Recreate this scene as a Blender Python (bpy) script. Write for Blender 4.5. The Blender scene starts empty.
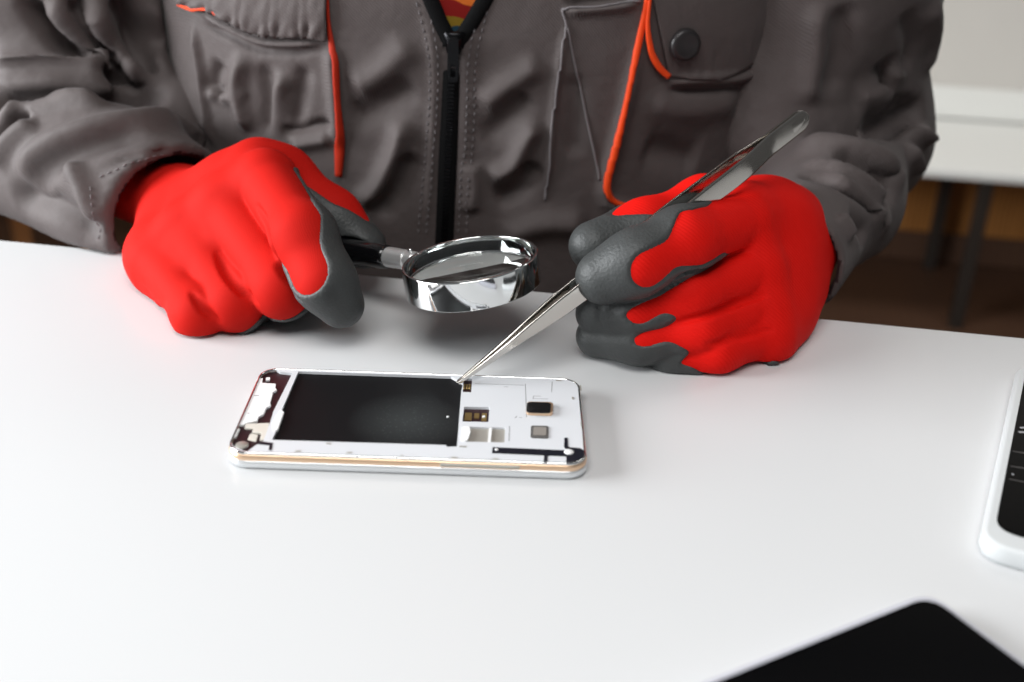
import bpy, bmesh, math, random
import numpy as np
from mathutils import Vector, Matrix
from mathutils.bvhtree import BVHTree

random.seed(4)
rng = np.random.default_rng(4)
SC = bpy.context.scene
COL = SC.collection

# ------------------------------------------------------------------ camera
FPX = 1154.2
CAM = np.array([0.04074, -0.43081, 0.25328])
RT = np.array([0.99922, 0.01726, 0.03548])
UP = np.array([-0.03946, 0.43716, 0.89852])
FW = np.array([0.0, 0.89922, -0.4375])


def at(u, v, d):
    """world point seen at photo pixel (u, v) at depth d metres along the view axis"""
    return CAM + d * (FW + RT * ((u - 512) / FPX) + UP * ((341 - v) / FPX))


def ray(u, v):
    r = FW + RT * ((u - 512) / FPX) + UP * ((341 - v) / FPX)
    return r / np.linalg.norm(r)


def on_z(u, v, z):
    r = FW + RT * ((u - 512) / FPX) + UP * ((341 - v) / FPX)
    return CAM + r * (z - CAM[2]) / r[2]


cam = bpy.data.objects.new('camera', bpy.data.cameras.new('camera'))
COL.objects.link(cam)
cam.matrix_world = Matrix(((RT[0], UP[0], -FW[0], CAM[0]), (RT[1], UP[1], -FW[1], CAM[1]),
                           (RT[2], UP[2], -FW[2], CAM[2]), (0, 0, 0, 1)))
cam.data.sensor_width = 36
cam.data.lens = 36 * FPX / 1024
cam.data.clip_start = 0.02
cam.data.dof.use_dof = True
cam.data.dof.focus_distance = 0.545
cam.data.dof.aperture_fstop = 6.5
SC.camera = cam

# ------------------------------------------------------------------ materials


def lin(c):
    return tuple(((x / 255) / 12.92 if x <= 10 else ((x / 255 + 0.055) / 1.055) ** 2.4) for x in c)


class NT:
    def __init__(s, m):
        m.use_nodes = True
        s.t = m.node_tree
        s.b = s.t.nodes['Principled BSDF']

    def n(s, kind, **kw):
        o = s.t.nodes.new(kind)
        for k, v in kw.items():
            if k.startswith('i_'):
                key = k[2:].replace('_', ' ')
                o.inputs[int(key) if key.isdigit() else key].default_value = v
            else:
                setattr(o, k, v)
        return o

    def l(s, a, b):
        s.t.links.new(a, b)


def mat(name, rgb, rough=0.5, metal=0.0, spec=0.5, noise=0.0, nscale=60, bump=0.0, bscale=300, coat=0.0,
        rnoise=0.0, trans=0.0, ior=1.45, sheen=0.0):
    m = bpy.data.materials.new(name)
    t = NT(m)
    b = t.b
    c = lin(rgb)
    b.inputs['Base Color'].default_value = (*c, 1)
    b.inputs['Roughness'].default_value = rough
    b.inputs['Metallic'].default_value = metal
    b.inputs['Specular IOR Level'].default_value = spec
    b.inputs['Coat Weight'].default_value = coat
    b.inputs['Transmission Weight'].default_value = trans
    b.inputs['IOR'].default_value = ior
    b.inputs['Sheen Weight'].default_value = sheen
    co = t.n('ShaderNodeTexCoord')
    if noise or rnoise:
        nz = t.n('ShaderNodeTexNoise', i_Scale=nscale, i_Detail=5.0)
        t.l(co.outputs['Object'], nz.inputs['Vector'])
        if noise:
            mx = t.n('ShaderNodeMix', data_type='RGBA')
            mx.inputs[6].default_value = (*[x * (1 - noise) for x in c], 1)
            mx.inputs[7].default_value = (*[min(1, x * (1 + noise)) for x in c], 1)
            t.l(nz.outputs['Fac'], mx.inputs[0])
            t.l(mx.outputs[2], b.inputs['Base Color'])
        if rnoise:
            mr = t.n('ShaderNodeMapRange', i_To_Min=max(0, rough - rnoise), i_To_Max=rough + rnoise)
            t.l(nz.outputs['Fac'], mr.inputs['Value'])
            t.l(mr.outputs[0], b.inputs['Roughness'])
    if bump:
        n2 = t.n('ShaderNodeTexNoise', i_Scale=bscale, i_Detail=3.0)
        t.l(co.outputs['Object'], n2.inputs['Vector'])
        bp = t.n('ShaderNodeBump', i_Strength=bump, i_Distance=0.001)
        t.l(n2.outputs['Fac'], bp.inputs['Height'])
        t.l(bp.outputs['Normal'], b.inputs['Normal'])
    return m


def twill(name, rgb, rough=0.75, bump=0.25, sheen=0.1, spec=0.35):
    """woven work-wear cloth: fine diagonal twill plus soft tone variation"""
    m = mat(name, rgb, rough, spec=spec, noise=0.16, nscale=22, sheen=sheen)
    t = NT(m)
    co = t.n('ShaderNodeTexCoord')
    w = t.n('ShaderNodeTexWave', wave_type='BANDS', bands_direction='DIAGONAL', i_Scale=320.0, i_Distortion=1.5, i_Detail=1.0)
    nz = t.n('ShaderNodeTexNoise', i_Scale=55.0, i_Detail=4.0)
    t.l(co.outputs['Object'], w.inputs['Vector'])
    t.l(co.outputs['Object'], nz.inputs['Vector'])
    b1 = t.n('ShaderNodeBump', i_Strength=bump, i_Distance=0.0006)
    b2 = t.n('ShaderNodeBump', i_Strength=0.35, i_Distance=0.004)
    t.l(w.outputs['Fac'], b1.inputs['Height'])
    t.l(nz.outputs['Fac'], b2.inputs['Height'])
    t.l(b2.outputs['Normal'], b1.inputs['Normal'])
    t.l(b1.outputs['Normal'], t.b.inputs['Normal'])
    return m


def knit(name, rgb, direction, scale, strength):
    m = mat(name, rgb, 0.75, spec=0.14, noise=0.04, nscale=120)
    t = NT(m)
    co = t.n('ShaderNodeTexCoord')
    mp = t.n('ShaderNodeMapping')
    mp.inputs['Rotation'].default_value = direction
    w = t.n('ShaderNodeTexWave', wave_type='BANDS', bands_direction='X', i_Scale=scale, i_Distortion=1.2, i_Detail=1.5)
    w.inputs['Detail Scale'].default_value = 0.6
    t.l(co.outputs['Object'], mp.inputs['Vector'])
    t.l(mp.outputs[0], w.inputs['Vector'])
    b1 = t.n('ShaderNodeBump', i_Strength=strength, i_Distance=0.0006)
    t.l(w.outputs['Fac'], b1.inputs['Height'])
    t.l(b1.outputs['Normal'], t.b.inputs['Normal'])
    return m


def planks(name, rgb_a, rgb_b, sx, rough=0.5):
    m = mat(name, rgb_a, rough)
    t = NT(m)
    co = t.n('ShaderNodeTexCoord')
    mp = t.n('ShaderNodeMapping')
    mp.inputs['Scale'].default_value = (sx, 1, 1)
    br = t.n('ShaderNodeTexNoise', i_Scale=1.0, i_Detail=2.0)
    wv = t.n('ShaderNodeTexWave', wave_type='BANDS', bands_direction='X', i_Scale=3.0, i_Distortion=2.0, i_Detail=3.0)
    t.l(co.outputs['Object'], mp.inputs['Vector'])
    t.l(mp.outputs[0], br.inputs['Vector'])
    t.l(mp.outputs[0], wv.inputs['Vector'])
    ad = t.n('ShaderNodeMath', operation='MULTIPLY')
    t.l(br.outputs['Fac'], ad.inputs[0])
    t.l(wv.outputs['Fac'], ad.inputs[1])
    cr = t.n('ShaderNodeMix', data_type='RGBA')
    cr.inputs[6].default_value = (*lin(rgb_a), 1)
    cr.inputs[7].default_value = (*lin(rgb_b), 1)
    t.l(ad.outputs[0], cr.inputs[0])
    t.l(cr.outputs[2], t.b.inputs['Base Color'])
    return m


M = {
    'table': mat('white_laminate', (212, 213, 214), 0.32, spec=0.4, rnoise=0.04, nscale=8),
    'wall': mat('white_plaster', (212, 208, 202), 0.85, noise=0.03, nscale=6, bump=0.05, bscale=120),
    'bench': mat('white_lacquer', (238, 238, 234), 0.35),
    'floor': planks('dark_floor_boards', (74, 52, 40), (104, 76, 58), 5, 0.45),
    'wood': planks('brown_panel_boards', (140, 88, 40), (232, 164, 92), 9, 0.5),
    'legdark': mat('dark_steel', (70, 63, 58), 0.45, metal=0.6),
    'chairwood': mat('tan_beech', (176, 122, 76), 0.5, noise=0.15, nscale=30),
    'jacket': twill('grey_twill', (79, 71, 70), 0.66, spec=0.42, sheen=0.06),
    'jacket_in': mat('dark_lining', (40, 20, 22), 0.9),
    'seam': mat('grey_thread', (112, 107, 109), 0.8),
    'piping': mat('orange_piping', (226, 70, 24), 0.55, spec=0.3, noise=0.1, nscale=200),
    'strap': mat('orange_strap', (168, 38, 13), 0.6, spec=0.3, noise=0.15, nscale=120),
    'zip': mat('black_zip_tape', (9, 9, 10), 0.85, spec=0.15, bump=0.3, bscale=900),
    'zipmetal': mat('black_zip_metal', (26, 26, 28), 0.25, metal=0.8),
    'button': mat('dark_snap', (38, 35, 36), 0.35),
    'red': knit('red_knit', (184, 23, 15), (0.3, 0.6, 0.5), 420, 0.05),
    'redrib': knit('red_ribbed_knit', (212, 18, 10), (0.2, 0.9, -0.5), 190, 0.16),
    'rubber': mat('grey_nitrile', (61, 63, 63), 0.5, spec=0.45, noise=0.18, nscale=160, bump=0.35, bscale=700),
    'cuff': mat('maroon_knit', (120, 12, 16), 0.85, bump=0.4, bscale=500),
    'skin': mat('skin', (205, 150, 125), 0.55, noise=0.06, nscale=40),
    'hair': mat('dark_hair', (45, 32, 24), 0.6, bump=0.6, bscale=200),
    'trouser': twill('grey_trouser_twill', (70, 66, 68)),
    'chrome': mat('chrome', (232, 234, 234), 0.06, metal=1.0),
    'steel': mat('brushed_steel', (200, 196, 190), 0.13, metal=1.0, rnoise=0.06, nscale=90),
    'glass': mat('lens_glass', (250, 255, 252), 0.0, trans=1.0, ior=1.5),
    'black': mat('black_plastic', (14, 14, 16), 0.18, coat=0.4),
    'silver': mat('silver_case', (226, 228, 230), 0.28, metal=0.55),
    'ferrule': mat('satin_chrome', (236, 236, 236), 0.3, metal=0.65),
    'edge': mat('silver_edge', (196, 197, 206), 0.35, metal=0.1),
    'gold': mat('rose_gold_band', (230, 196, 164), 0.32, metal=0.8),
    'white_plastic': mat('white_plastic', (240, 240, 240), 0.45, noise=0.02, nscale=200),
    'offwhite': mat('offwhite_plastic', (214, 208, 198), 0.5),
    'plate': mat('white_midframe', (214, 216, 220), 0.4, rnoise=0.1, nscale=120),
    'bay': mat('black_battery_bay', (13, 13, 15), 0.6, spec=0.2),
    'pcb': mat('dark_maroon_board', (46, 22, 27), 0.5, noise=0.35, nscale=400),
    'navy': mat('navy_flex', (16, 18, 30), 0.35),
    'greytin': mat('grey_tin', (176, 172, 164), 0.4, metal=0.4),
    'brass': mat('brass_contact', (176, 150, 96), 0.35, metal=0.8),
    'screen': mat('black_screen_glass', (6, 6, 7), 0.15, spec=0.04),
    'flash': mat('grey_window_frame', (92, 90, 88), 0.4),
    'flashlens': mat('grey_window', (142, 136, 130), 0.3),
    'icon': mat('grey_print', (150, 150, 154), 0.5),
    'mark': mat('grey_mark', (150, 150, 152), 0.5),
    'white_case': mat('white_phone_case', (200, 203, 204), 0.35),
}


def bay_material():
    """matte black bay with a pale dusty smear and specks of wear"""
    m = M['bay']
    t = NT(m)
    co = t.n('ShaderNodeTexCoord')
    n1 = t.n('ShaderNodeTexNoise', i_Scale=55.0, i_Detail=3.0)
    n2 = t.n('ShaderNodeTexVoronoi', i_Scale=620.0)
    t.l(co.outputs['Object'], n1.inputs['Vector'])
    t.l(co.outputs['Object'], n2.inputs['Vector'])
    sep = t.n('ShaderNodeVectorMath', operation='DISTANCE')
    sep.inputs[1].default_value = (-0.003, -0.005, 0)
    t.l(co.outputs['Object'], sep.inputs[0])
    reg = t.n('ShaderNodeMapRange', i_From_Min=0.006, i_From_Max=0.026, i_To_Min=1.0, i_To_Max=0.0)
    t.l(sep.outputs['Value'], reg.inputs['Value'])
    sp = t.n('ShaderNodeMapRange', i_From_Min=0.0, i_From_Max=0.28, i_To_Min=1.0, i_To_Max=0.0)
    t.l(n2.outputs['Distance'], sp.inputs['Value'])
    a = t.n('ShaderNodeMath', operation='MULTIPLY')
    t.l(reg.outputs[0], a.inputs[0])
    t.l(sp.outputs[0], a.inputs[1])
    b = t.n('ShaderNodeMath', operation='MULTIPLY')
    t.l(a.outputs[0], b.inputs[0])
    t.l(n1.outputs['Fac'], b.inputs[1])
    c = t.n('ShaderNodeMath', operation='MULTIPLY_ADD', i_1=0.22)
    t.l(reg.outputs[0], c.inputs[0])
    t.l(b.outputs[0], c.inputs[2])
    mx = t.n('ShaderNodeMix', data_type='RGBA')
    mx.inputs[6].default_value = (*lin((13, 13, 15)), 1)
    mx.inputs[7].default_value = (*lin((98, 104, 104)), 1)
    t.l(c.outputs[0], mx.inputs[0])
    t.l(mx.outputs[2], t.b.inputs['Base Color'])


bay_material()


def shirt_material():
    """printed shirt: bands of red, yellow and teal"""
    m = mat('printed_shirt', (120, 20, 20), 0.8)
    t = NT(m)
    co = t.n('ShaderNodeTexCoord')
    nz = t.n('ShaderNodeTexNoise', i_Scale=22.0, i_Detail=2.0)
    t.l(co.outputs['Object'], nz.inputs['Vector'])
    sp = t.n('ShaderNodeSeparateXYZ')
    t.l(co.outputs['Object'], sp.inputs[0])
    md = t.n('ShaderNodeMath', operation='MULTIPLY_ADD', i_1=0.05)
    t.l(nz.outputs['Fac'], md.inputs[0])
    t.l(sp.outputs['Z'], md.inputs[2])
    wr = t.n('ShaderNodeMath', operation='WRAP', i_1=0.06, i_2=0.0)
    t.l(md.outputs[0], wr.inputs[0])
    sc = t.n('ShaderNodeMath', operation='DIVIDE', i_1=0.06)
    t.l(wr.outputs[0], sc.inputs[0])
    cr = t.n('ShaderNodeValToRGB')
    cr.color_ramp.interpolation = 'CONSTANT'
    e = cr.color_ramp.elements
    e[0].position, e[0].color = 0.0, (*lin((30, 66, 84)), 1)
    e[1].position, e[1].color = 0.42, (*lin((150, 120, 30)), 1)
    for p, c in ((0.55, (150, 18, 12)), (0.75, (235, 120, 40)), (0.85, (140, 16, 14))):
        x = e.new(p)
        x.color = (*lin(c), 1)
    t.l(sc.outputs[0], cr.inputs[0])
    t.l(cr.outputs[0], t.b.inputs['Base Color'])
    return m


M['shirt'] = shirt_material()

# ------------------------------------------------------------------ object helpers


def link(name, me, material, parent=None, smooth=True):
    o = bpy.data.objects.new(name, me)
    COL.objects.link(o)
    if material is not None:
        for mm in (material if isinstance(material, (list, tuple)) else [material]):
            me.materials.append(mm)
    if smooth:
        me.polygons.foreach_set('use_smooth', [True] * len(me.polygons))
    if parent is not None:
        o.parent = parent
    return o


def np_mesh(name, V, F):
    me = bpy.data.meshes.new(name)
    V = np.asarray(V, np.float32)
    F = np.asarray(F, np.int32)
    me.vertices.add(len(V))
    me.vertices.foreach_set('co', V.ravel())
    n = F.shape[1]
    me.loops.add(len(F) * n)
    me.loops.foreach_set('vertex_index', F.ravel())
    me.polygons.add(len(F))
    me.polygons.foreach_set('loop_start', np.arange(0, len(F) * n, n, dtype=np.int32))
    me.update(calc_edges=True)
    me.validate()
    return me


def bm_obj(name, bm, material, parent=None, smooth=False):
    bmesh.ops.recalc_face_normals(bm, faces=bm.faces)
    me = bpy.data.meshes.new(name)
    bm.to_mesh(me)
    bm.free()
    return link(name, me, material, parent, smooth)


def empty(name, loc, rz=0.0, parent=None):
    o = bpy.data.objects.new(name, None)
    o.empty_display_size = 0.05
    COL.objects.link(o)
    o.location = loc
    o.rotation_euler = (0, 0, rz)
    o.parent = parent
    return o


def tag(o, label, cat=None, group=None, kind=None):
    o['label'] = label
    if cat:
        o['category'] = cat
    if group:
        o['group'] = group
    if kind:
        o['kind'] = kind
    return o


def structure(o):
    o['kind'] = 'structure'
    return o


def bevel(o, w, seg=2, angle=0.6):
    m = o.modifiers.new('bevel', 'BEVEL')
    m.width = w
    m.segments = seg
    m.limit_method = 'ANGLE'
    m.angle_limit = angle
    o.data.polygons.foreach_set('use_smooth', [True] * len(o.data.polygons))
    wn = o.modifiers.new('wn', 'WEIGHTED_NORMAL')
    wn.keep_sharp = True
    return o


def add_box(bm, lo, hi, rot=None):
    r = bmesh.ops.create_cube(bm, size=1.0)
    lo, hi = Vector(lo), Vector(hi)
    for v in r['verts']:
        v.co = Vector([(lo[i] + hi[i]) / 2 + v.co[i] * (hi[i] - lo[i]) for i in range(3)])
    if rot is not None:
        bmesh.ops.transform(bm, matrix=rot, verts=r['verts'])
    return r['verts']


def fillet(pts, r, seg=6):
    """round the corners of a closed 2D outline; r one number or one per corner"""
    out = []
    n = len(pts)
    for i in range(n):
        p = np.array(pts[i], float)
        a = np.array(pts[i - 1], float) - p
        b = np.array(pts[(i + 1) % n], float) - p
        rr = r[i] if hasattr(r, '__len__') else r
        la, lb = np.linalg.norm(a), np.linalg.norm(b)
        if rr <= 0:
            out.append(tuple(p))
            continue
        a, b = a / la, b / lb
        ang = math.acos(max(-1, min(1, a @ b)))
        t = min(rr / math.tan(ang / 2), la * 0.49, lb * 0.49)
        for k in range(seg + 1):
            s = k / seg
            q = (1 - s) ** 2 * (p + a * t) + 2 * s * (1 - s) * (p + 0.12 * (a + b) * t * 0) + s ** 2 * (p + b * t)
            out.append(tuple(q))
    return out


def plate(bm, outline, z0, z1, holes=()):
    """a flat slab with a 2D outline, thickness z0..z1 and optional holes"""
    loops, edges = [], []
    for L in (outline, *holes):
        vs = [bm.verts.new((x, y, z1)) for x, y in L]
        es = [bm.edges.new((vs[i], vs[(i + 1) % len(vs)])) for i in range(len(vs))]
        loops.append(vs)
        edges += es
    r = bmesh.ops.triangle_fill(bm, use_beauty=True, use_dissolve=False, edges=edges)
    top = [f for f in r['geom'] if isinstance(f, bmesh.types.BMFace)]
    low = {}
    for vs in loops:
        for v in vs:
            low[v] = bm.verts.new((v.co.x, v.co.y, z0))
    for f in top:
        bm.faces.new([low[v] for v in reversed(f.verts)])
    for vs in loops:
        for i in range(len(vs)):
            a, b = vs[i], vs[(i + 1) % len(vs)]
            bm.faces.new((a, b, low[b], low[a]))


def plate_obj(name, outline, z0, z1, material, parent, holes=(), bev=0.0):
    bm = bmesh.new()
    plate(bm, outline, z0, z1, holes)
    o = bm_obj(name, bm, material, parent)
    if bev:
        bevel(o, bev, 2)
    return o


def rings(bm, rs, cap0=True, cap1=True):
    """skin a list of closed rings (equal point counts)"""
    vv = [[bm.verts.new(p) for p in r] for r in rs]
    n = len(vv[0])
    for a, b in zip(vv[:-1], vv[1:]):
        for i in range(n):
            bm.faces.new((a[i], a[(i + 1) % n], b[(i + 1) % n], b[i]))
    if cap0:
        bm.faces.new(list(reversed(vv[0])))
    if cap1:
        bm.faces.new(vv[-1])
    return vv


def frame_of(t, hint=(0, 0, 1)):
    t = np.asarray(t, float)
    t = t / np.linalg.norm(t)
    h = np.asarray(hint, float)
    if abs(t @ h) > 0.95:
        h = np.array([1.0, 0, 0])
    a = np.cross(h, t)
    a /= np.linalg.norm(a)
    return t, a, np.cross(t, a)


def tube(bm, pts, rad, n=12, flat=1.0, normals=None):
    """a round or flattened tube along a polyline; normals turn its flat side"""
    pts = np.asarray(pts, float)
    m = len(pts)
    rs = []
    for i in range(m):
        t = pts[min(i + 1, m - 1)] - pts[max(i - 1, 0)]
        t = t / np.linalg.norm(t)
        nn = normals[i] if normals is not None else frame_of(t)[2]
        a = np.cross(nn, t)
        a /= np.linalg.norm(a)
        nn = np.cross(t, a)
        r = rad[i] if hasattr(rad, '__len__') else rad
        rs.append([tuple(pts[i] + r * (a * math.cos(q) + nn * flat * math.sin(q)))
                   for q in np.linspace(0, 2 * math.pi, n, endpoint=False)])
    rings(bm, rs)


def lathe(bm, prof, origin, axis, n=48, close=False, hint=(0, 0, 1)):
    """revolve (radius, height) pairs round an axis"""
    t, a, b = frame_of(axis, hint)
    o = np.asarray(origin, float)
    rs = []
    for r, h in prof:
        rs.append([tuple(o + t * h + r * (a * math.cos(q) + b * math.sin(q)))
                   for q in np.linspace(0, 2 * math.pi, n, endpoint=False)])
    vv = rings(bm, rs, not close, not close)
    if close:
        for i in range(n):
            bm.faces.new((vv[-1][i], vv[-1][(i + 1) % n], vv[0][(i + 1) % n], vv[0][i]))


def resample(pts, step):
    pts = np.asarray(pts, float)
    # catmull-rom through the points, then even steps
    P = np.vstack([2 * pts[0] - pts[1], pts, 2 * pts[-1] - pts[-2]])
    out = []
    for i in range(1, len(P) - 2):
        for s in np.linspace(0, 1, 24, endpoint=False):
            a, b, c, d = P[i - 1:i + 3]
            out.append(0.5 * (2 * b + (c - a) * s + (2 * a - 5 * b + 4 * c - d) * s ** 2 + (3 * b - a - 3 * c + d) * s ** 3))
    out.append(pts[-1])
    out = np.array(out)
    L = np.concatenate([[0], np.cumsum(np.linalg.norm(np.diff(out, axis=0), axis=1))])
    n = max(2, int(round(L[-1] / step)) + 1)
    q = np.linspace(0, L[-1], n)
    return np.stack([np.interp(q, L, out[:, k]) for k in range(out.shape[1])], -1)


# ------------------------------------------------------------------ implicit surfaces


class Field:
    """a distance field on a grid; shapes are blended in, then skinned"""
    FAR = 0.06

    def __init__(s, lo, hi, res):
        s.lo, s.res = np.array(lo, float), res
        s.n = np.ceil((np.array(hi) - s.lo) / res).astype(int) + 1
        s.ax = [(s.lo[i] + res * np.arange(s.n[i])).astype(np.float32) for i in range(3)]
        s.v = np.full(tuple(s.n), s.FAR, np.float32)

    def sub(s, lo, hi):
        a = np.clip(np.floor((np.asarray(lo) - s.lo) / s.res).astype(int), 0, s.n)
        b = np.clip(np.ceil((np.asarray(hi) - s.lo) / s.res).astype(int) + 1, 0, s.n)
        sl = tuple(slice(a[i], b[i]) for i in range(3))
        g = np.meshgrid(*[s.ax[i][sl[i]] for i in range(3)], indexing='ij', sparse=True)
        return sl, g

    @staticmethod
    def cone_d(g, a, b, ra, rb):
        ab = b - a
        L = float(ab @ ab) + 1e-12
        t = ((g[0] - a[0]) * ab[0] + (g[1] - a[1]) * ab[1] + (g[2] - a[2]) * ab[2]) / L
        t = np.clip(t, 0, 1)
        d = np.sqrt((g[0] - a[0] - t * ab[0]) ** 2 + (g[1] - a[1] - t * ab[1]) ** 2 + (g[2] - a[2] - t * ab[2]) ** 2)
        return d - (ra + (rb - ra) * t)

    def blend(s, sl, d, k):
        c = s.v[sl]
        if k > 0:
            h = np.maximum(k - np.abs(c - d), 0) / k
            s.v[sl] = np.minimum(c, d) - h * h * k * 0.25
        else:
            s.v[sl] = np.minimum(c, d)

    def cone(s, a, b, ra, rb, k=0.004):
        a, b = np.asarray(a, float), np.asarray(b, float)
        m = max(ra, rb) + max(0.012, k * 1.2)
        sl, g = s.sub(np.minimum(a, b) - m, np.maximum(a, b) + m)
        s.blend(sl, s.cone_d(g, a, b, ra, rb).astype(np.float32), k)

    def chain(s, pts, rad, k=0.004):
        for i in range(len(pts) - 1):
            s.cone(pts[i], pts[i + 1], rad[i], rad[i + 1], k)

    def chain_own(s, pts, rad, k_in, k_out):
        """blend a chain with itself by k_in, then the whole with the rest by k_out"""
        o = Field.__new__(Field)
        o.lo, o.res, o.n, o.ax = s.lo, s.res, s.n, s.ax
        o.v = np.full(tuple(s.n), s.FAR, np.float32)
        o.chain(pts, rad, k_in)
        s.blend((slice(None),) * 3, o.v, k_out)
        return o.v

    def ellipsoid(s, c, r, k=0.01, rot=None):
        c, r = np.asarray(c, float), np.asarray(r, float)
        m = max(r) + max(0.02, k)
        sl, g = s.sub(c - m, c + m)
        p = [g[i] - c[i] for i in range(3)]
        if rot is not None:
            p = [sum(rot[j][i] * p[j] for j in range(3)) for i in range(3)]
        q = np.sqrt((p[0] / r[0]) ** 2 + (p[1] / r[1]) ** 2 + (p[2] / r[2]) ** 2)
        q2 = np.sqrt((p[0] / r[0] ** 2) ** 2 + (p[1] / r[1] ** 2) ** 2 + (p[2] / r[2] ** 2) ** 2) + 1e-9
        s.blend(sl, (q * (q - 1) / q2).astype(np.float32), k)

    def carve_cone(s, a, b, ra, rb, k=0.002):
        a, b = np.asarray(a, float), np.asarray(b, float)
        m = max(ra, rb) + 0.02
        sl, g = s.sub(np.minimum(a, b) - m, np.maximum(a, b) + m)
        d = -s.cone_d(g, a, b, ra, rb).astype(np.float32)
        c = s.v[sl]
        h = np.maximum(k - np.abs(c - d), 0) / k
        s.v[sl] = np.maximum(c, d) + h * h * k * 0.25

    def cut_plane(s, p, n):
        """keep the side the normal points away from"""
        n = np.asarray(n, float) / np.linalg.norm(n)
        g = np.meshgrid(*s.ax, indexing='ij', sparse=True)
        d = (g[0] - p[0]) * n[0] + (g[1] - p[1]) * n[1] + (g[2] - p[2]) * n[2]
        s.v = np.maximum(s.v, d.astype(np.float32))

    def skin(s, v=None, relax=2):
        v = s.v if v is None else v
        v = np.pad(v, 1, constant_values=s.FAR)
        ins = v < 0
        lo = s.lo - s.res
        nx, ny, nz = v.shape
        cnt = np.zeros((nx - 1, ny - 1, nz - 1), np.int8)
        for dx in (0, 1):
            for dy in (0, 1):
                for dz in (0, 1):
                    cnt += ins[dx:nx - 1 + dx, dy:ny - 1 + dy, dz:nz - 1 + dz]
        act = (cnt > 0) & (cnt < 8)
        idx = np.argwhere(act)
        ids = np.full(act.shape, -1, np.int32)
        ids[act] = np.arange(len(idx))
        P = np.zeros((len(idx), 3))
        W = np.zeros(len(idx))
        I, J, K = idx.T
        cs = [(a, b, c) for a in (0, 1) for b in (0, 1) for c in (0, 1)]
        for axis in range(3):
            for c0 in cs:
                if c0[axis]:
                    continue
                c1 = list(c0)
                c1[axis] = 1
                f0 = v[I + c0[0], J + c0[1], K + c0[2]]
                f1 = v[I + c1[0], J + c1[1], K + c1[2]]
                x = (f0 < 0) != (f1 < 0)
                t = np.where(x, f0 / np.where(x, f0 - f1, 1), 0)
                q = np.tile(np.array(c0, float), (len(idx), 1))
                q[:, axis] = t
                P[x] += q[x]
                W[x] += 1
        V = lo + s.res * (idx + P / W[:, None])
        quads = []
        for axis in range(3):
            o1, o2 = [(1, 2), (2, 0), (0, 1)][axis]
            sl0 = [slice(None)] * 3
            sl1 = [slice(None)] * 3
            sl0[axis] = slice(0, -1)
            sl1[axis] = slice(1, None)
            a, b = ins[tuple(sl0)], ins[tuple(sl1)]
            e = np.argwhere(a != b)
            e = e[(e[:, o1] > 0) & (e[:, o2] > 0) & (e[:, o1] < v.shape[o1] - 1) & (e[:, o2] < v.shape[o2] - 1)]
            fl = a[tuple(e.T)]

            def cell(d1, d2):
                q = e.copy()
                q[:, o1] += d1
                q[:, o2] += d2
                return ids[tuple(q.T)]
            Q = np.stack([cell(-1, -1), cell(0, -1), cell(0, 0), cell(-1, 0)], -1)
            Q[~fl] = Q[~fl][:, ::-1]
            quads.append(Q)
        F = np.vstack(quads)
        V = smooth_verts(V, F, relax)
        return V, F


def smooth_verts(V, F, it, lam=0.5):
    if it <= 0:
        return V
    E = np.vstack([F[:, [i, (i + 1) % F.shape[1]]] for i in range(F.shape[1])])
    n = len(V)
    deg = np.bincount(E.ravel(), minlength=n).astype(float)[:, None]
    for k in range(it * 2):
        f = lam if k % 2 == 0 else -lam * 1.03
        S = np.stack([np.bincount(E[:, 0], V[E[:, 1], c], n) + np.bincount(E[:, 1], V[E[:, 0], c], n) for c in range(3)], -1)
        V = V + f * (S / np.maximum(deg, 1) - V)
    return V


def vnormals(V, F):
    n = np.cross(V[F[:, 2]] - V[F[:, 0]], V[F[:, 3]] - V[F[:, 1]]) if F.shape[1] == 4 else np.cross(V[F[:, 1]] - V[F[:, 0]], V[F[:, 2]] - V[F[:, 0]])
    N = np.zeros_like(V)
    for c in range(F.shape[1]):
        for k in range(3):
            N[:, k] += np.bincount(F[:, c], n[:, k], len(V))
    return N / (np.linalg.norm(N, axis=1, keepdims=True) + 1e-12)


def poly_dist(V, pts):
    """distance from each vertex to a polyline and the fraction along it"""
    best = np.full(len(V), 1e9)
    par = np.zeros(len(V))
    m = len(pts) - 1
    for i in range(m):
        a, b = pts[i], pts[i + 1]
        ab = b - a
        t = np.clip(((V - a) @ ab) / (ab @ ab + 1e-12), 0, 1)
        d = np.linalg.norm(V - a - t[:, None] * ab, axis=1)
        w = d < best
        best[w] = d[w]
        par[w] = (i + t[w]) / m
    return best, par


def folds(V, F, lines, bvh, axis=None):
    """push cloth out (+) or in (-) along creases drawn on its surface"""
    for px, w, h in lines:
        p = []
        for u, v in px:
            hit = bvh.ray_cast(Vector(CAM), Vector(ray(u, v)))
            if hit[0] is not None:
                p.append(np.array(hit[0]))
        if len(p) < 2:
            continue
        p = resample(np.array(p), 0.006)
        near = np.where((V > p.min(0) - 3 * w).all(1) & (V < p.max(0) + 3 * w).all(1))[0]
        if len(near) == 0:
            continue
        d, t = poly_dist(V[near], p)
        N = vnormals(V, F)[near]
        if axis is not None:
            a, b, rr = axis
            ax = (b - a) / np.linalg.norm(b - a)
            rel = V[near] - a
            rv = rel - (rel @ ax)[:, None] * ax
            inn = ((rv * N).sum(1) < 0) & (np.linalg.norm(rv, axis=1) < rr) & ((rel @ ax) > 0)
            N[inn] *= -1
        tap = np.clip(np.minimum(t, 1 - t) * 5, 0, 1)
        tap = tap * tap * (3 - 2 * tap)
        V[near] += N * (h * np.exp(-(d / w) ** 2) * tap)[:, None]
    return V


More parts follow.
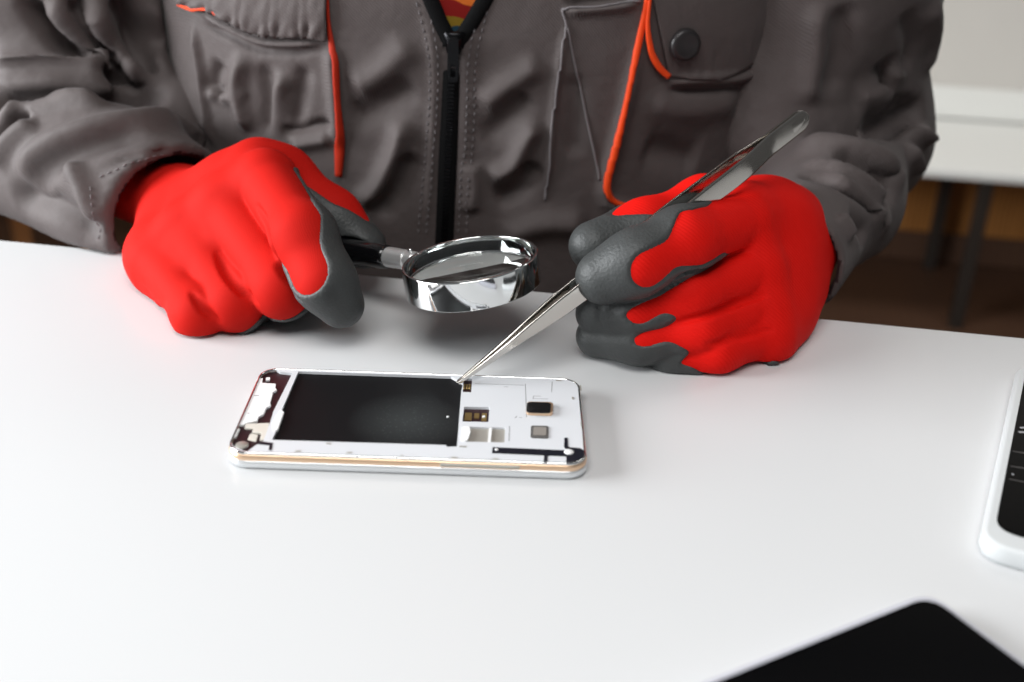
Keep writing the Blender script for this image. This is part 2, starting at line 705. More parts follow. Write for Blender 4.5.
def on_surface(bvh, px, lift=0.0, step=0.002):
    """photo pixels carried to a cloth surface: points and normals, evenly spaced"""
    P, N = [], []
    for u, v in px:
        hit = bvh.ray_cast(Vector(CAM), Vector(ray(u, v)))
        if hit[0] is not None:
            P.append(np.array(hit[0]))
    if len(P) < 2:
        return None, None
    P = resample(np.array(P), step)
    out = []
    for q in P:
        h = bvh.find_nearest(Vector(q))
        n = np.array(h[1])
        if n @ (CAM - q) < 0:
            n = -n
        N.append(n)
        out.append(np.array(h[0]) + n * lift)
    return np.array(out), np.array(N)

# ------------------------------------------------------------------ the room
ROOM_RZ = math.radians(-8.03)
ROT = Matrix.Rotation(ROOM_RZ, 4, 'Z')
ORG = Vector((0.0, 0.161, 0.0))


def room_box(name, lo, hi, material, bev=0.0, parent=None):
    """a box in the room's own axes (x along the table edge, y away from it)"""
    bm = bmesh.new()
    add_box(bm, lo, hi)
    o = bm_obj(name, bm, material, parent)
    if parent is None:
        o.matrix_world = Matrix.Translation(ORG) @ ROT
    if bev:
        bevel(o, bev)
    return o


FLOOR_Z, WALL_Y = -0.75, 2.15
structure(room_box('floor', (-3.2, -2.6, FLOOR_Z - 0.05), (3.2, WALL_Y + 0.1, FLOOR_Z), M['floor']))
structure(room_box('wall_back', (-3.2, WALL_Y, FLOOR_Z), (3.2, WALL_Y + 0.1, 1.9), M['wall']))
structure(room_box('trim_1', (-3.2, WALL_Y - 0.025, -0.405), (3.2, WALL_Y, -0.335), M['bench'], 0.004))
structure(room_box('trim_2', (-3.2, WALL_Y - 0.012, FLOOR_Z), (3.2, WALL_Y, -0.46), M['wood'], 0.002))
structure(room_box('baseboard_back', (-3.2, WALL_Y - 0.03, FLOOR_Z), (3.2, WALL_Y - 0.012, FLOOR_Z + 0.07), M['floor'], 0.004))

# low white bench along the wall
bench = empty('low_bench', (0, 0, 0))
bench.matrix_world = Matrix.Translation(ORG) @ ROT @ Matrix.Translation((0, 1.93, FLOOR_Z))
tag(bench, 'long low white bench on dark legs along the wall behind the worker', 'bench')
bm = bmesh.new()
add_box(bm, (-1.9, -0.215, 0.325), (1.9, 0.19, 0.345))
bevel(bm_obj('bench_top', bm, M['bench'], bench), 0.004)
for lx in (-1.8, -0.62, 0.735, 1.8):
    for ly in (-0.185, 0.15):
        bm = bmesh.new()
        add_box(bm, (lx - 0.013, ly - 0.013, 0.0), (lx + 0.013, ly + 0.013, 0.325))
        bevel(bm_obj('leg', bm, M['legdark'], bench), 0.002)
bm = bmesh.new()
add_box(bm, (-1.8, 0.14, 0.28), (1.8, 0.16, 0.325))
bevel(bm_obj('rail', bm, M['legdark'], bench), 0.002)

# wooden chair standing behind on the left
chair = empty('wooden_chair', (-0.90, 1.30, FLOOR_Z), math.radians(40))
tag(chair, 'tan wooden chair standing behind the grey sleeve, only one leg showing', 'chair')
for lx, ly in ((0.19, -0.18), (-0.19, -0.18), (0.18, 0.18), (-0.18, 0.18)):
    bm = bmesh.new()
    rs = []
    for z, w, k in ((0, 0.012, 1.12), (0.2, 0.0145, 1.05), (0.43, 0.017, 1.0)):
        rs.append([(lx * k + sx * w, ly * k + sy * w, z) for sx, sy in ((-1, -1), (1, -1), (1, 1), (-1, 1))])
    rings(bm, rs)
    bevel(bm_obj('leg', bm, M['chairwood'], chair), 0.003)
o = plate_obj('seat', fillet([(-0.21, -0.21), (0.21, -0.21), (0.20, 0.21), (-0.20, 0.21)], 0.05), 0.43, 0.452, M['chairwood'], chair, bev=0.006)
for lx in (-0.17, 0.17):
    bm = bmesh.new()
    tube(bm, [(lx, 0.18, 0.44), (lx, 0.20, 0.6), (lx, 0.235, 0.78)], [0.015, 0.014, 0.012], 10)
    bm_obj('back_post', bm, M['chairwood'], chair, True)
bm = bmesh.new()
add_box(bm, (-0.18, 0.208, 0.66), (0.18, 0.228, 0.77))
bevel(bm_obj('backrest', bm, M['chairwood'], chair), 0.008)

# ------------------------------------------------------------------ the table
table = empty('work_table', (0, 0, 0))
table.matrix_world = Matrix.Translation(ORG) @ ROT @ Matrix.Translation((0, -0.45, FLOOR_Z))
tag(table, 'white laminate work table the worker leans over', 'table')
bm = bmesh.new()
H = -FLOOR_Z
plate(bm, fillet([(-0.85, -0.45), (0.85, -0.45), (0.85, 0.45), (-0.85, 0.45)], 0.02), H - 0.026, H)
bevel(bm_obj('table_top', bm, M['table'], table), 0.002)
for sx in (-1, 1):
    for sy in (-1, 1):
        bm = bmesh.new()
        add_box(bm, (sx * 0.79 - 0.025, sy * 0.40 - 0.025, 0), (sx * 0.79 + 0.025, sy * 0.40 + 0.025, H - 0.026))
        bevel(bm_obj('leg', bm, M['bench'], table), 0.004)

# ------------------------------------------------------------------ opened phone
PH = math.radians(0.56)
TOP = 0.0075
phone = empty('opened_phone', (0, 0, 0), PH)
tag(phone, 'opened white phone without its back cover, black empty battery bay showing', 'phone')


def pl(u, v, z=TOP):
    p = on_z(u, v, z)
    c, s = math.cos(PH), math.sin(PH)
    return (p[0] * c + p[1] * s, -p[0] * s + p[1] * c)


def pls(pts, z=TOP):
    return [pl(u, v, z) for u, v in pts]


LX, LY, RC = 0.0731, 0.0375, 0.0088


def rrect(inset, z, r=RC):
    x, y, r = LX - inset, LY - inset, max(0.001, r - inset * 0.8)
    pts = []
    for cx, cy, a0 in ((x - r, y - r, 0), (-x + r, y - r, 90), (-x + r, -y + r, 180), (x - r, -y + r, 270)):
        for k in range(9):
            a = math.radians(a0 + k * 90 / 8)
            pts.append((cx + r * math.cos(a), cy + r * math.sin(a), z))
    return pts


bm = bmesh.new()
rings(bm, [rrect(0.0016, 0.0), rrect(0.0006, 0.0005), rrect(0.0, 0.0016), rrect(0.0, 0.0034), rrect(0.0007, 0.0042), rrect(0.0012, 0.0042)])
bm_obj('lower_frame', bm, M['silver'], phone, True)
bm = bmesh.new()
rings(bm, [rrect(0.0006, 0.0036), rrect(0.0003, 0.0044), rrect(0.0003, 0.0060), rrect(0.0008, 0.0067), rrect(0.0016, 0.0067)], False, False)
o = bm_obj('metal_band', bm, M['gold'], phone, True)
tag(o, 'rose gold metal band round the edge')
# rim of the white midframe with its openings
bay = pls([(298.5, 371.3), (451, 376.3), (463, 383), (461.2, 391), (457, 446.5), (447, 446.8), (446, 445.0), (272, 439.8), (283, 416), (281, 412)])
cavity = pls([(262, 371.5), (276, 369.3), (280, 371.8), (292.3, 373.2), (273.5, 411.0), (270.5, 421), (263.3, 441.2), (256, 445), (247, 451.5), (240, 449), (233.5, 446), (231, 441)])
slot_a = fillet(pls([(464.2, 406.6), (489.6, 407.2), (488.3, 422), (462.3, 421.5)]), 0.0006, 3)
slot_b = fillet(pls([(466.5, 426.6), (505.3, 427.5), (504.4, 442.4), (465.4, 441.6)]), 0.0006, 3)
notch = pls([(464, 378.2), (472.2, 378.6), (471.2, 392.2), (462.8, 391.9)])
rim = [(x, y) for x, y, z in rrect(0.0013, 0)]
bm = bmesh.new()
plate(bm, rim, 0.0060, TOP, (bay, cavity, slot_a, slot_b, notch))
bevel(bm_obj('midframe', bm, M['plate'], phone), 0.00025, 2)
# raised chrome lip round the rim
bm = bmesh.new()
rings(bm, [rrect(0.0016, 0.0062), rrect(0.0007, 0.0066), rrect(0.0006, 0.0074), rrect(0.0010, 0.0078), rrect(0.0014, 0.0078), rrect(0.0016, 0.0074)], False, False)
bm_obj('rim_lip', bm, M['chrome'], phone, True)


def grow(poly, d):
    c = np.mean(poly, axis=0)
    return [tuple(c + (np.array(p) - c) * (1 + d / np.linalg.norm(np.array(p) - c))) for p in poly]


o = plate_obj('battery_bay', grow(bay, 0.0006), 0.00600, 0.00625, M['bay'], phone)
tag(o, 'black empty battery bay with a pale dusty smear')
plate_obj('circuit_board', grow(cavity, 0.0005), 0.00600, 0.00630, M['pcb'], phone)
o = plate_obj('speaker_module', pls([(257.2, 378.2), (262.9, 377.6), (262.4, 382.4), (276, 383.3), (275.4, 387.3), (277, 389.5), (273.2, 391.7), (270.2, 402.3), (270.9, 405.0), (266.3, 407.5), (263.7, 413.7), (258.5, 416.3), (257.4, 420.5), (245.7, 422.8), (244, 424.4), (238.6, 424.6)]), 0.0063, 0.0074, M['white_plastic'], phone, bev=0.0002)
for a, b in (((254, 395.5), (259, 395.2)), ((247.5, 413.2), (249.5, 413.0))):
    pa, pb = pl(*a), pl(*b)
    plate_obj('speaker_mark', [(pa[0], pa[1] - 0.0003), (pb[0], pb[1] - 0.0003), (pb[0], pb[1] + 0.0003), (pa[0], pa[1] + 0.0003)], 0.0074, 0.00745, M['mark'], o)
plate_obj('board_chip', pls([(266, 376.4), (270, 376.2), (269.6, 379), (265.7, 379.2)]), 0.0063, 0.0070, M['white_plastic'], phone)
# bracket, vibration motor and jack at the near left corner
plate_obj('jack_bracket', pls([(245.5, 423.2), (269.3, 422.3), (268.3, 427.0), (264.5, 438.8), (259.5, 439.5), (261.2, 432.5), (251.5, 431.8), (253.5, 428.0), (244.5, 427.6)]), 0.0063, 0.0073, M['offwhite'], phone, bev=0.0002)
plate_obj('jack_shell', pls([(250, 432.5), (258, 433.5), (256, 440.0), (247.5, 438.0)]), 0.0063, 0.0070, M['offwhite'], phone, bev=0.0002)
plate_obj('side_clip', pls([(235.0, 429.0), (240.0, 428.0), (236.5, 436.0), (232.0, 437.5)]), 0.0063, 0.0074, M['white_plastic'], phone, bev=0.0002)
bm = bmesh.new()
mc = pl(241.8, 443.6)
lathe(bm, [(0.0001, 0.0073), (0.0023, 0.0073), (0.0027, 0.0070), (0.0028, 0.0063), (0.0001, 0.0063)][::-1], (mc[0], mc[1], 0), (0, 0, 1), 28)
bm_obj('vibration_motor', bm, M['greytin'], phone, True)
plate_obj('antenna_tab', pls([(259.0, 441.4), (273.0, 443.0), (271.8, 450.5), (268.6, 450.3), (269.5, 445.4), (257.2, 444.2)]), 0.0075, 0.00765, M['navy'], phone)
bm = bmesh.new()
plate(bm, pls([(280.5, 409.5), (284.3, 412.0), (278.0, 430), (273.2, 431.5), (272, 424)]), 0.0063, 0.0078)
bevel(bm_obj('battery_latch', bm, M['white_plastic'], phone), 0.0004)
# contact, card slots
plate_obj('contact_well', grow(notch, 0.0004), 0.0060, 0.0063, M['pcb'], phone)
bm = bmesh.new()
for u in (464.2, 467.0, 469.6):
    p = pl(u, 385.5)
    add_box(bm, (p[0] - 0.00045, p[1] - 0.0022, 0.0063), (p[0] + 0.00045, p[1] + 0.0022, 0.0072))
bevel(bm_obj('contact_spring', bm, M['brass'], phone), 0.0002)
sl = plate_obj('card_slot', grow(slot_a, 0.0004), 0.0060, 0.00625, M['pcb'], phone)
for q in ([(465, 411), (472, 411.2), (471.4, 418.6), (464.4, 418.4)], [(474.5, 411.5), (479.5, 411.6), (479.0, 416.5), (474.2, 416.4)], [(482, 411.5), (487, 411.6), (486.3, 419.2), (481.4, 419)]):
    plate_obj('slot_contact', pls(q), 0.00625, 0.0067, M['brass'], sl)
p = pl(483.8, 415.2)
bm = bmesh.new()
lathe(bm, [(0.0001, 0.0067), (0.0007, 0.0067), (0.0007, 0.0070), (0.0001, 0.0070)], (p[0], p[1], 0), (0, 0, 1), 12)
bm_obj('slot_rivet', bm, M['white_plastic'], sl)
s2 = plate_obj('card_tray', grow(slot_b, 0.0004), 0.0060, 0.0066, M['greytin'], phone)
p1, p2 = pl(490.5, 427.5), pl(489.2, 442)
plate_obj('tray_divider', [(p1[0] - 0.0006, p1[1]), (p1[0] + 0.0006, p1[1]), (p2[0] + 0.0006, p2[1]), (p2[0] - 0.0006, p2[1])], 0.0066, 0.0074, M['white_plastic'], s2)
plate_obj('tray_lip', fillet(pls([(462.5, 427), (469.5, 427.2), (470.5, 433), (467.2, 441.6), (461.4, 441.4)]), 0.001, 3), 0.0075, 0.0079, M['white_plastic'], s2, bev=0.0002)
# camera and flash
cm = plate_obj('camera_module', fillet(pls([(527.0, 404.3), (553.2, 404.9), (552.6, 416.2), (526.0, 415.4)]), 0.0021, 6), 0.0075, 0.0090, M['gold'], phone, bev=0.0003)
plate_obj('camera_glass', fillet(pls([(527.0, 402.4), (551.2, 403.0), (550.4, 413.6), (526.2, 413.0)], 0.0090), 0.0021, 6), 0.0090, 0.0093, M['black'], cm, bev=0.0002)
fl = plate_obj('flash_window', fillet(pls([(531.0, 426.2), (548.6, 426.6), (548.4, 438.8), (530.4, 438.2)]), 0.0011, 5), 0.0075, 0.0079, M['flash'], phone, bev=0.0002)
tag(fl, 'grey flash window in a darker frame')
plate_obj('flash_lens', fillet(pls([(533.4, 428.0), (546.4, 428.3), (546.1, 436.4), (533.0, 436.0)]), 0.0008, 5), 0.0079, 0.00805, M['flashlens'], fl)
bm = bmesh.new()
# antenna flex along the near edge, one bent strip
plate(bm, pls([(492.6, 447.4), (565, 450.6), (571, 447.6), (580, 448.4), (585.8, 452), (586.3, 456), (583, 460.5), (575.5, 463.8), (566, 464), (566.3, 456.6), (548, 455.8), (547.3, 463.2), (543.4, 463.0), (544.2, 455.6), (492.0, 453.3)]), 0.0075, 0.00768)
bm_obj('antenna_flex', bm, M['navy'], phone)
plate_obj('antenna_stub', pls([(564.3, 438.0), (567.8, 438.1), (568.2, 446.5), (571, 448.5), (566, 449.5), (564, 447)]), 0.0075, 0.00768, M['navy'], phone)
for (u, v), r in (((569, 452.5), 0.0021), ((496.6, 450.3), 0.0008)):
    p = pl(u, v)
    bm = bmesh.new()
    lathe(bm, [(0.0001, 0.00768), (r, 0.00768), (r * 0.85, 0.0081), (0.0001, 0.0081)], (p[0], p[1], 0), (0, 0, 1), 20)
    bm_obj('screw_cap', bm, M['white_plastic'], phone, True)
# moulded seams, clips and tiny print on the white plate
bm = bmesh.new()


def mark(bm, a, b, w=0.00018, z=0.00753):
    pa, pb = np.array(pl(*a)), np.array(pl(*b))
    t = (pb - pa) / np.linalg.norm(pb - pa)
    n = np.array([-t[1], t[0]]) * w
    plate(bm, [tuple(pa + n), tuple(pa - n), tuple(pb - n), tuple(pb + n)], 0.0075, z)


for a, b in (((525.3, 384), (526.6, 417)), ((552.2, 381.5), (551.6, 392)), ((509, 441), (509.5, 426)), ((475, 383.6), (524, 385.2)), ((533.5, 396), (533.0, 399)),
             ((533.5, 396), (541, 396.2)), ((534, 398.6), (548, 399)), ((519, 417.5), (522, 417.6)), ((504, 386.8), (508, 387)), ((517, 416), (515, 418))):
    mark(bm, a, b)
bm_obj('seam_lines', bm, M['mark'], phone)
for a, b in (((556, 380.6), (561, 380.8)), ((580.2, 385.5), (580.8, 390.5)), ((581.3, 422.5), (581.8, 426.8)), ((583.5, 442.5), (584, 447.5)), ((572.5, 397.2), (573, 399.5)),
             ((459.5, 446.6), (466.5, 446.9)), ((451, 457.5), (457.5, 457.9)), ((492.5, 459.0), (498, 459.3)), ((400.5, 455.8), (403, 456)), ((346.8, 453.0), (352, 452.6)), ((295, 451.6), (301, 451.2)), ((326.5, 443.5), (331, 443.8))):
    bm = bmesh.new()
    mark(bm, a, b, 0.0004, 0.0077)
    bm_obj('clip', bm, M['greytin'], phone)
p = pl(447.8, 417.0, 0.0063)
bm = bmesh.new()
lathe(bm, [(0.0001, 0.00625), (0.0006, 0.00625), (0.0005, 0.0067), (0.0001, 0.0067)], (p[0], p[1], 0), (0, 0, 1), 12)
bm_obj('bay_pin', bm, M['white_plastic'], phone, True)
# side key on the near long edge
q = pl(500, 468.5)
bm = bmesh.new()
add_box(bm, (q[0] - 0.024, -LY - 0.0002, 0.0046), (q[0] + 0.008, -LY + 0.0012, 0.0061))
bevel(bm_obj('side_key', bm, M['greytin'], phone), 0.0005)

# ------------------------------------------------------------------ the two other phones


def slab_phone(name, corner, ax, ay, L, W, T, rc, inset, body, label, group=None):
    """corner: a sharp corner of the black glass; ax, ay run along its two edges"""
    ax = np.array(ax) / np.linalg.norm(ax)
    ay = np.array(ay) / np.linalg.norm(ay)
    o = empty(name, (corner[0], corner[1], 0), math.atan2(ax[1], ax[0]))
    sy = 1 if (ax[0] * ay[1] - ax[1] * ay[0]) > 0 else -1
    i0, i1, i2 = inset        # margin on the x start, on the y start, and on both far sides
    bm = bmesh.new()
    x0, x1, y0, y1 = -i0, L + i2, -i1, W + i2

    def ring(d, z):
        r = max(0.001, rc - d)
        pts = fillet([(x0 + d, y0 + d), (x1 - d, y0 + d), (x1 - d, y1 - d), (x0 + d, y1 - d)], r * 1.3, 10)
        return [(x, sy * y, z) for x, y in pts]
    rings(bm, [ring(0.002, 0), ring(0.0007, 0.0006), ring(0, 0.002), ring(0, T - 0.0022), ring(0.0005, T - 0.0009), ring(0.0016, T - 0.0001), ring(0.0022, T)])
    bm_obj('body', bm, body, o, True)
    g = fillet([(0, 0), (L, 0), (L, W), (0, W)], rc * 1.1, 10)
    s = plate_obj('screen', [(x, sy * y) for x, y in g], T, T + 0.0004, M['screen'], o, bev=0.0002)
    return o, s, sy


TA = 0.0085
K = on_z(994.3, 530.0, TA)
e1 = (on_z(1024, 384, TA) - on_z(997.5, 518, TA))[:2]
e2 = np.array([e1[1], -e1[0]])
side_phone, sscr, ssy = slab_phone('white_phone', K, e1, e2, 0.151, 0.070, TA, 0.0085, (0.010, 0.0042, 0.005), M['white_case'], '')
tag(side_phone, 'white phone with a black screen lying at the right edge of the table', 'phone')
u1, u2 = e1 / np.linalg.norm(e1), e2 / np.linalg.norm(e2)
for a, b, wd, mm in (((1020, 428.6), (1030, 428.2), 0.0007, 'icon'), ((1018.5, 433), (1030, 433), 0.0007, 'icon'), ((1012.5, 452), (1030, 455), 0.0005, 'button'),
                     ((1010.5, 467), (1030, 470), 0.0005, 'button'), ((1011.5, 475), (1013.5, 475.2), 0.0006, 'icon'), ((1009, 480), (1030, 484), 0.0004, 'button')):
    pa, pb = [(on_z(*q, TA)[:2] - K[:2]) for q in (a, b)]
    pa, pb = [np.array([q @ u1, ssy * (q @ u2)]) for q in (pa, pb)]
    t_ = (pb - pa) / np.linalg.norm(pb - pa)
    n_ = np.array([-t_[1], t_[0]]) * wd
    plate_obj('screen_mark', [tuple(pa + n_), tuple(pa - n_), tuple(pb - n_), tuple(pb + n_)], TA + 0.0004, TA + 0.00046, M[mm], sscr)
# the silver phone at the near edge
TB = 0.0075
K = on_z(929.4, 596.8, TB)
e1 = (on_z(722, 680.4, TB) - K)[:2]
e2 = (on_z(1022, 659.5, TB) - K)[:2]
e1 = e1 / np.linalg.norm(e1)
e2 = e2 / np.linalg.norm(e2)
pz = np.array([-e1[1], e1[0]])
if pz @ e2 < 0:
    pz = -pz
near_phone, _, _ = slab_phone('silver_phone', K, e1 , pz, 0.142, 0.070, TB, 0.0075, (0.0034, 0.0034, 0.0034), M['edge'], '')
tag(near_phone, 'dark screened phone with a thin silver edge lying nearest the camera', 'phone')

# ------------------------------------------------------------------ magnifying glass
RING_R, RING_H = 0.0330, 0.0145
RC0 = at(469.5, 258.0, 0.553)
w = CAM - RC0
w /= np.linalg.norm(w)
e = -0.152 * RT + 0.988 * UP
e -= w * (e @ w)
e /= np.linalg.norm(e)
NR = 0.325 * w + math.sqrt(1 - 0.325 ** 2) * e
mj = np.cross(NR, w)
mj /= np.linalg.norm(mj)
if mj @ RT < 0:
    mj = -mj
aw = np.cross(NR, mj)
if aw @ FW < 0:
    aw = -aw
HD = -78.5 * mj + 72 * aw
HD /= np.linalg.norm(HD)
RB = RC0 - NR * RING_H
magnifier = empty('magnifying_glass', RB)
tag(magnifier, 'chrome rimmed magnifying glass held by its black handle above the table', 'magnifying glass')


def mag(name, bm, material, smooth=True):
    bmesh.ops.translate(bm, vec=-Vector(RB), verts=bm.verts)
    return bm_obj(name, bm, material, magnifier, smooth)


bm = bmesh.new()
R, Hh = RING_R, RING_H
lathe(bm, [(R - 0.0016, 0.0004), (R - 0.0004, 0.0), (R, 0.0005), (R, Hh - 0.0006), (R - 0.0005, Hh), (R - 0.0013, Hh), (R - 0.0018, Hh - 0.0005),
           (R - 0.0018, 0.0066), (R - 0.0026, 0.0062), (R - 0.0026, 0.0035), (R - 0.0018, 0.0031)], RB, NR, 96, True)
o = mag('rim', bm, M['chrome'])
bevel(o, 0.0002, 2, 0.9)
bm = bmesh.new()
prof = []
for k in range(13):
    r = (R - 0.0024) * math.sin(k / 12 * math.pi / 2)
    prof.append((max(r, 1e-5), 0.0085 - 0.0025 * (r / R) ** 2))
for k in range(12, -1, -1):
    r = (R - 0.0024) * math.sin(k / 12 * math.pi / 2)
    prof.append((max(r, 1e-5), 0.0012 + 0.0025 * (r / R) ** 2))
lathe(bm, prof, RB, NR, 96)
mag('lens', bm, M['glass'])
HO = RB + NR * (RING_H * 0.6) + HD * (R - 0.001)
bm = bmesh.new()
lathe(bm, [(0.0030, 0), (0.0030, 0.003), (0.0042, 0.0034), (0.0042, 0.0045), (0.0048, 0.0050), (0.0048, 0.0085), (0.0044, 0.0089), (0.0044, 0.0100), (0.0051, 0.0104), (0.0053, 0.0235), (0.0046, 0.0240)], HO, HD, 36)
o = mag('ferrule', bm, M['ferrule'])
bevel(o, 0.0002, 2, 0.5)
bm = bmesh.new()
sp = HO + HD * 0.007 + NR * 0.0046
lathe(bm, [(0.0012, 0), (0.0014, 0.0012), (0.0009, 0.0018)], sp, NR, 16)
mag('ferrule_pin', bm, M['chrome'])
bm = bmesh.new()
prof = [(0.0046, 0.0230), (0.0058, 0.0236), (0.0063, 0.026), (0.0066, 0.030), (0.0062, 0.036), (0.0068, 0.055), (0.0078, 0.078), (0.0078, 0.094), (0.0062, 0.100), (0.0030, 0.1025)]
lathe(bm, prof, HO, HD, 32)
mag('handle', bm, M['black'])

# ------------------------------------------------------------------ tweezers
T0 = at(457.5, 383.0, 0.5195)
T1 = at(807, 115.5, 0.572)
TL = np.linalg.norm(T1 - T0)
ta = (T1 - T0) / TL
mid = (T0 + T1) / 2
tv = CAM - mid
tv -= ta * (tv @ ta)
tv /= np.linalg.norm(tv)
tu = np.cross(tv, ta)
if tu @ UP < 0:
    tu = -tu
ANG = math.radians(34)
TN = tv * math.cos(ANG) - tu * math.sin(ANG)          # the near arm's flat faces this way
TW = np.cross(ta, TN)
tweez = empty('tweezers', T0)
tag(tweez, 'long steel tweezers held in the glove over the opened phone', 'tweezers')
ts = np.concatenate([np.linspace(0, 0.95, 56), 0.974 + 0.026 * np.sin(np.linspace(-1.0, math.pi / 2, 10))])
gap = np.interp(ts, [0, 0.08, 0.25, 0.42, 0.6, 0.8, 0.88, 1], [0.0004, 0.0012, 0.0026, 0.0036, 0.0052, 0.0040, 0.0010, 0.0008])
wid = np.interp(ts, [0, 0.06, 0.15, 0.27, 0.40, 0.55, 0.75, 0.974], [0.0008, 0.0013, 0.0024, 0.0046, 0.0054, 0.0052, 0.0055, 0.0055])
wid = np.where(ts > 0.974, 0.0055 * np.sqrt(np.maximum(0.01, 1 - ((ts - 0.974) / 0.0262) ** 2)), wid)
thk = np.interp(ts, [0, 0.1, 0.3, 1], [0.0006, 0.0008, 0.0009, 0.0007])
for sgn in (1, -1):
    bm = bmesh.new()
    rs = []
    for t, g, ww, th in zip(ts, gap, wid, thk):
        c = ta * (t * TL) + TN * (sgn * g)
        rs.append([tuple(c + TW * ww * x + TN * th * y) for x, y in ((-1, -0.5), (-0.8, -1), (0.8, -1), (1, -0.5), (1, 0.5), (0.8, 1), (-0.8, 1), (-1, 0.5))])
    rings(bm, rs)
    bevel(bm_obj('arm', bm, M['steel'], tweez), 0.00015, 2, 0.6)
bm = bmesh.new()
rs = []
for t in np.linspace(0.885, 0.992, 18):
    k = 0.0046 * math.sqrt(max(0.02, 1 - ((t - 0.9385) / 0.0536) ** 2))
    c = ta * (t * TL)
    rs.append([tuple(c + TW * k * x + TN * 0.0016 * y) for x, y in ((-1, -0.6), (-0.6, -1), (0.6, -1), (1, -0.6), (1, 0.6), (0.6, 1), (-0.6, 1), (-1, 0.6))])
rings(bm, rs)
bevel(bm_obj('end_plate', bm, M['steel'], tweez), 0.0002, 2, 0.6)

# ------------------------------------------------------------------ the worker
def vec(r, u, t):
    """direction from right, up and towards-the-camera amounts"""
    v = RT * r + UP * u - FW * t
    return v / np.linalg.norm(v)


SHL, SHR = np.array([-0.180, 0.330, 0.36]), np.array([0.190, 0.330, 0.36])
ELL, ELR = np.array([-0.385, 0.340, 0.045]), at(851, 150, 0.80)
WRL, WRR = at(172, 208, 0.674), at(790, 246, 0.650)

f = Field((-0.50, 0.02, -0.42), (0.42, 0.56, 0.80), 0.007)
f.ellipsoid((0.005, 0.345, 0.16), (0.155, 0.095, 0.26), 0.02)
f.ellipsoid((0.005, 0.350, -0.12), (0.150, 0.105, 0.18), 0.04)
f.ellipsoid((0.005, 0.345, 0.33), (0.165, 0.075, 0.08), 0.05)
f.cone((0.005, 0.345, 0.36), (0.005, 0.315, 0.52), 0.058, 0.052, 0.05)
f.ellipsoid((0.005, 0.290, 0.605), (0.075, 0.095, 0.115), 0.02)          # skull
f.ellipsoid((0.005, 0.245, 0.545), (0.052, 0.055, 0.058), 0.03)          # jaw
f.cone((0.005, 0.197, 0.60), (0.005, 0.178, 0.572), 0.009, 0.014, 0.012)  # nose
for sx_ in (-1, 1):
    f.cone((0.005 + sx_ * 0.076, 0.295, 0.615), (0.005 + sx_ * 0.074, 0.292, 0.575), 0.014, 0.010, 0.008)   # ears
    f.cone((0.005 + sx_ * 0.018, 0.197, 0.625), (0.005 + sx_ * 0.046, 0.205, 0.628), 0.009, 0.008, 0.01)   # brows
f.cone((-0.012, 0.193, 0.540), (0.022, 0.193, 0.540), 0.008, 0.008, 0.006)   # lips
for S, E_, W_ in ((SHL, ELL, WRL), (SHR, ELR, WRR)):
    f.chain([S, E_, W_ - (W_ - E_) * 0.12], [0.046, 0.028, 0.014], 0.03)
V, F = f.skin(relax=2)
person = link('person', np_mesh('person', V, F), M['skin'])
tag(person, 'person in grey work jacket and red gloves holding a magnifying glass and tweezers', 'person')
# hair
f = Field((-0.12, 0.15, 0.5), (0.13, 0.43, 0.76), 0.006)
f.ellipsoid((0.005, 0.300, 0.622), (0.082, 0.098, 0.112), 0.01)
f.cut_plane((0, 0.225, 0.64), (0, -0.75, -0.35))
f.cut_plane((0, 0.3, 0.555), (0, 0, -1))
V, F = f.skin(relax=2)
link('hair', np_mesh('hair', V, F), M['hair'], person)

# ---- jacket body: one skin round the chest, open in a V above the zip
ZX = [(0.30, 0.0), (0.0, 0.0)]
TH = np.concatenate([np.linspace(-math.pi, -0.0, 420, endpoint=False), np.linspace(0, math.pi, 110, endpoint=False)])
ZS = np.concatenate([np.linspace(-0.26, -0.06, 30, endpoint=False), np.linspace(-0.06, 0.20, 190, endpoint=False), np.linspace(0.20, 0.42, 40)])


def torso_pt(th, z, grow_=0.0):
    a = np.interp(z, [-0.26, -0.05, 0.15, 0.30, 0.37, 0.42], [0.190, 0.194, 0.199, 0.198, 0.150, 0.075]) + grow_
    b = np.interp(z, [-0.26, -0.05, 0.15, 0.30, 0.37, 0.42], [0.118, 0.116, 0.120, 0.110, 0.090, 0.070]) + grow_
    c, s = np.cos(th), np.sin(th)
    p = 0.78
    cx = 0.008
    cy = 0.345 + 0.0 * z
    return np.stack([cx + a * np.sign(c) * np.abs(c) ** p, cy + b * np.sign(s) * np.abs(s) ** p, z + 0 * c], -1)


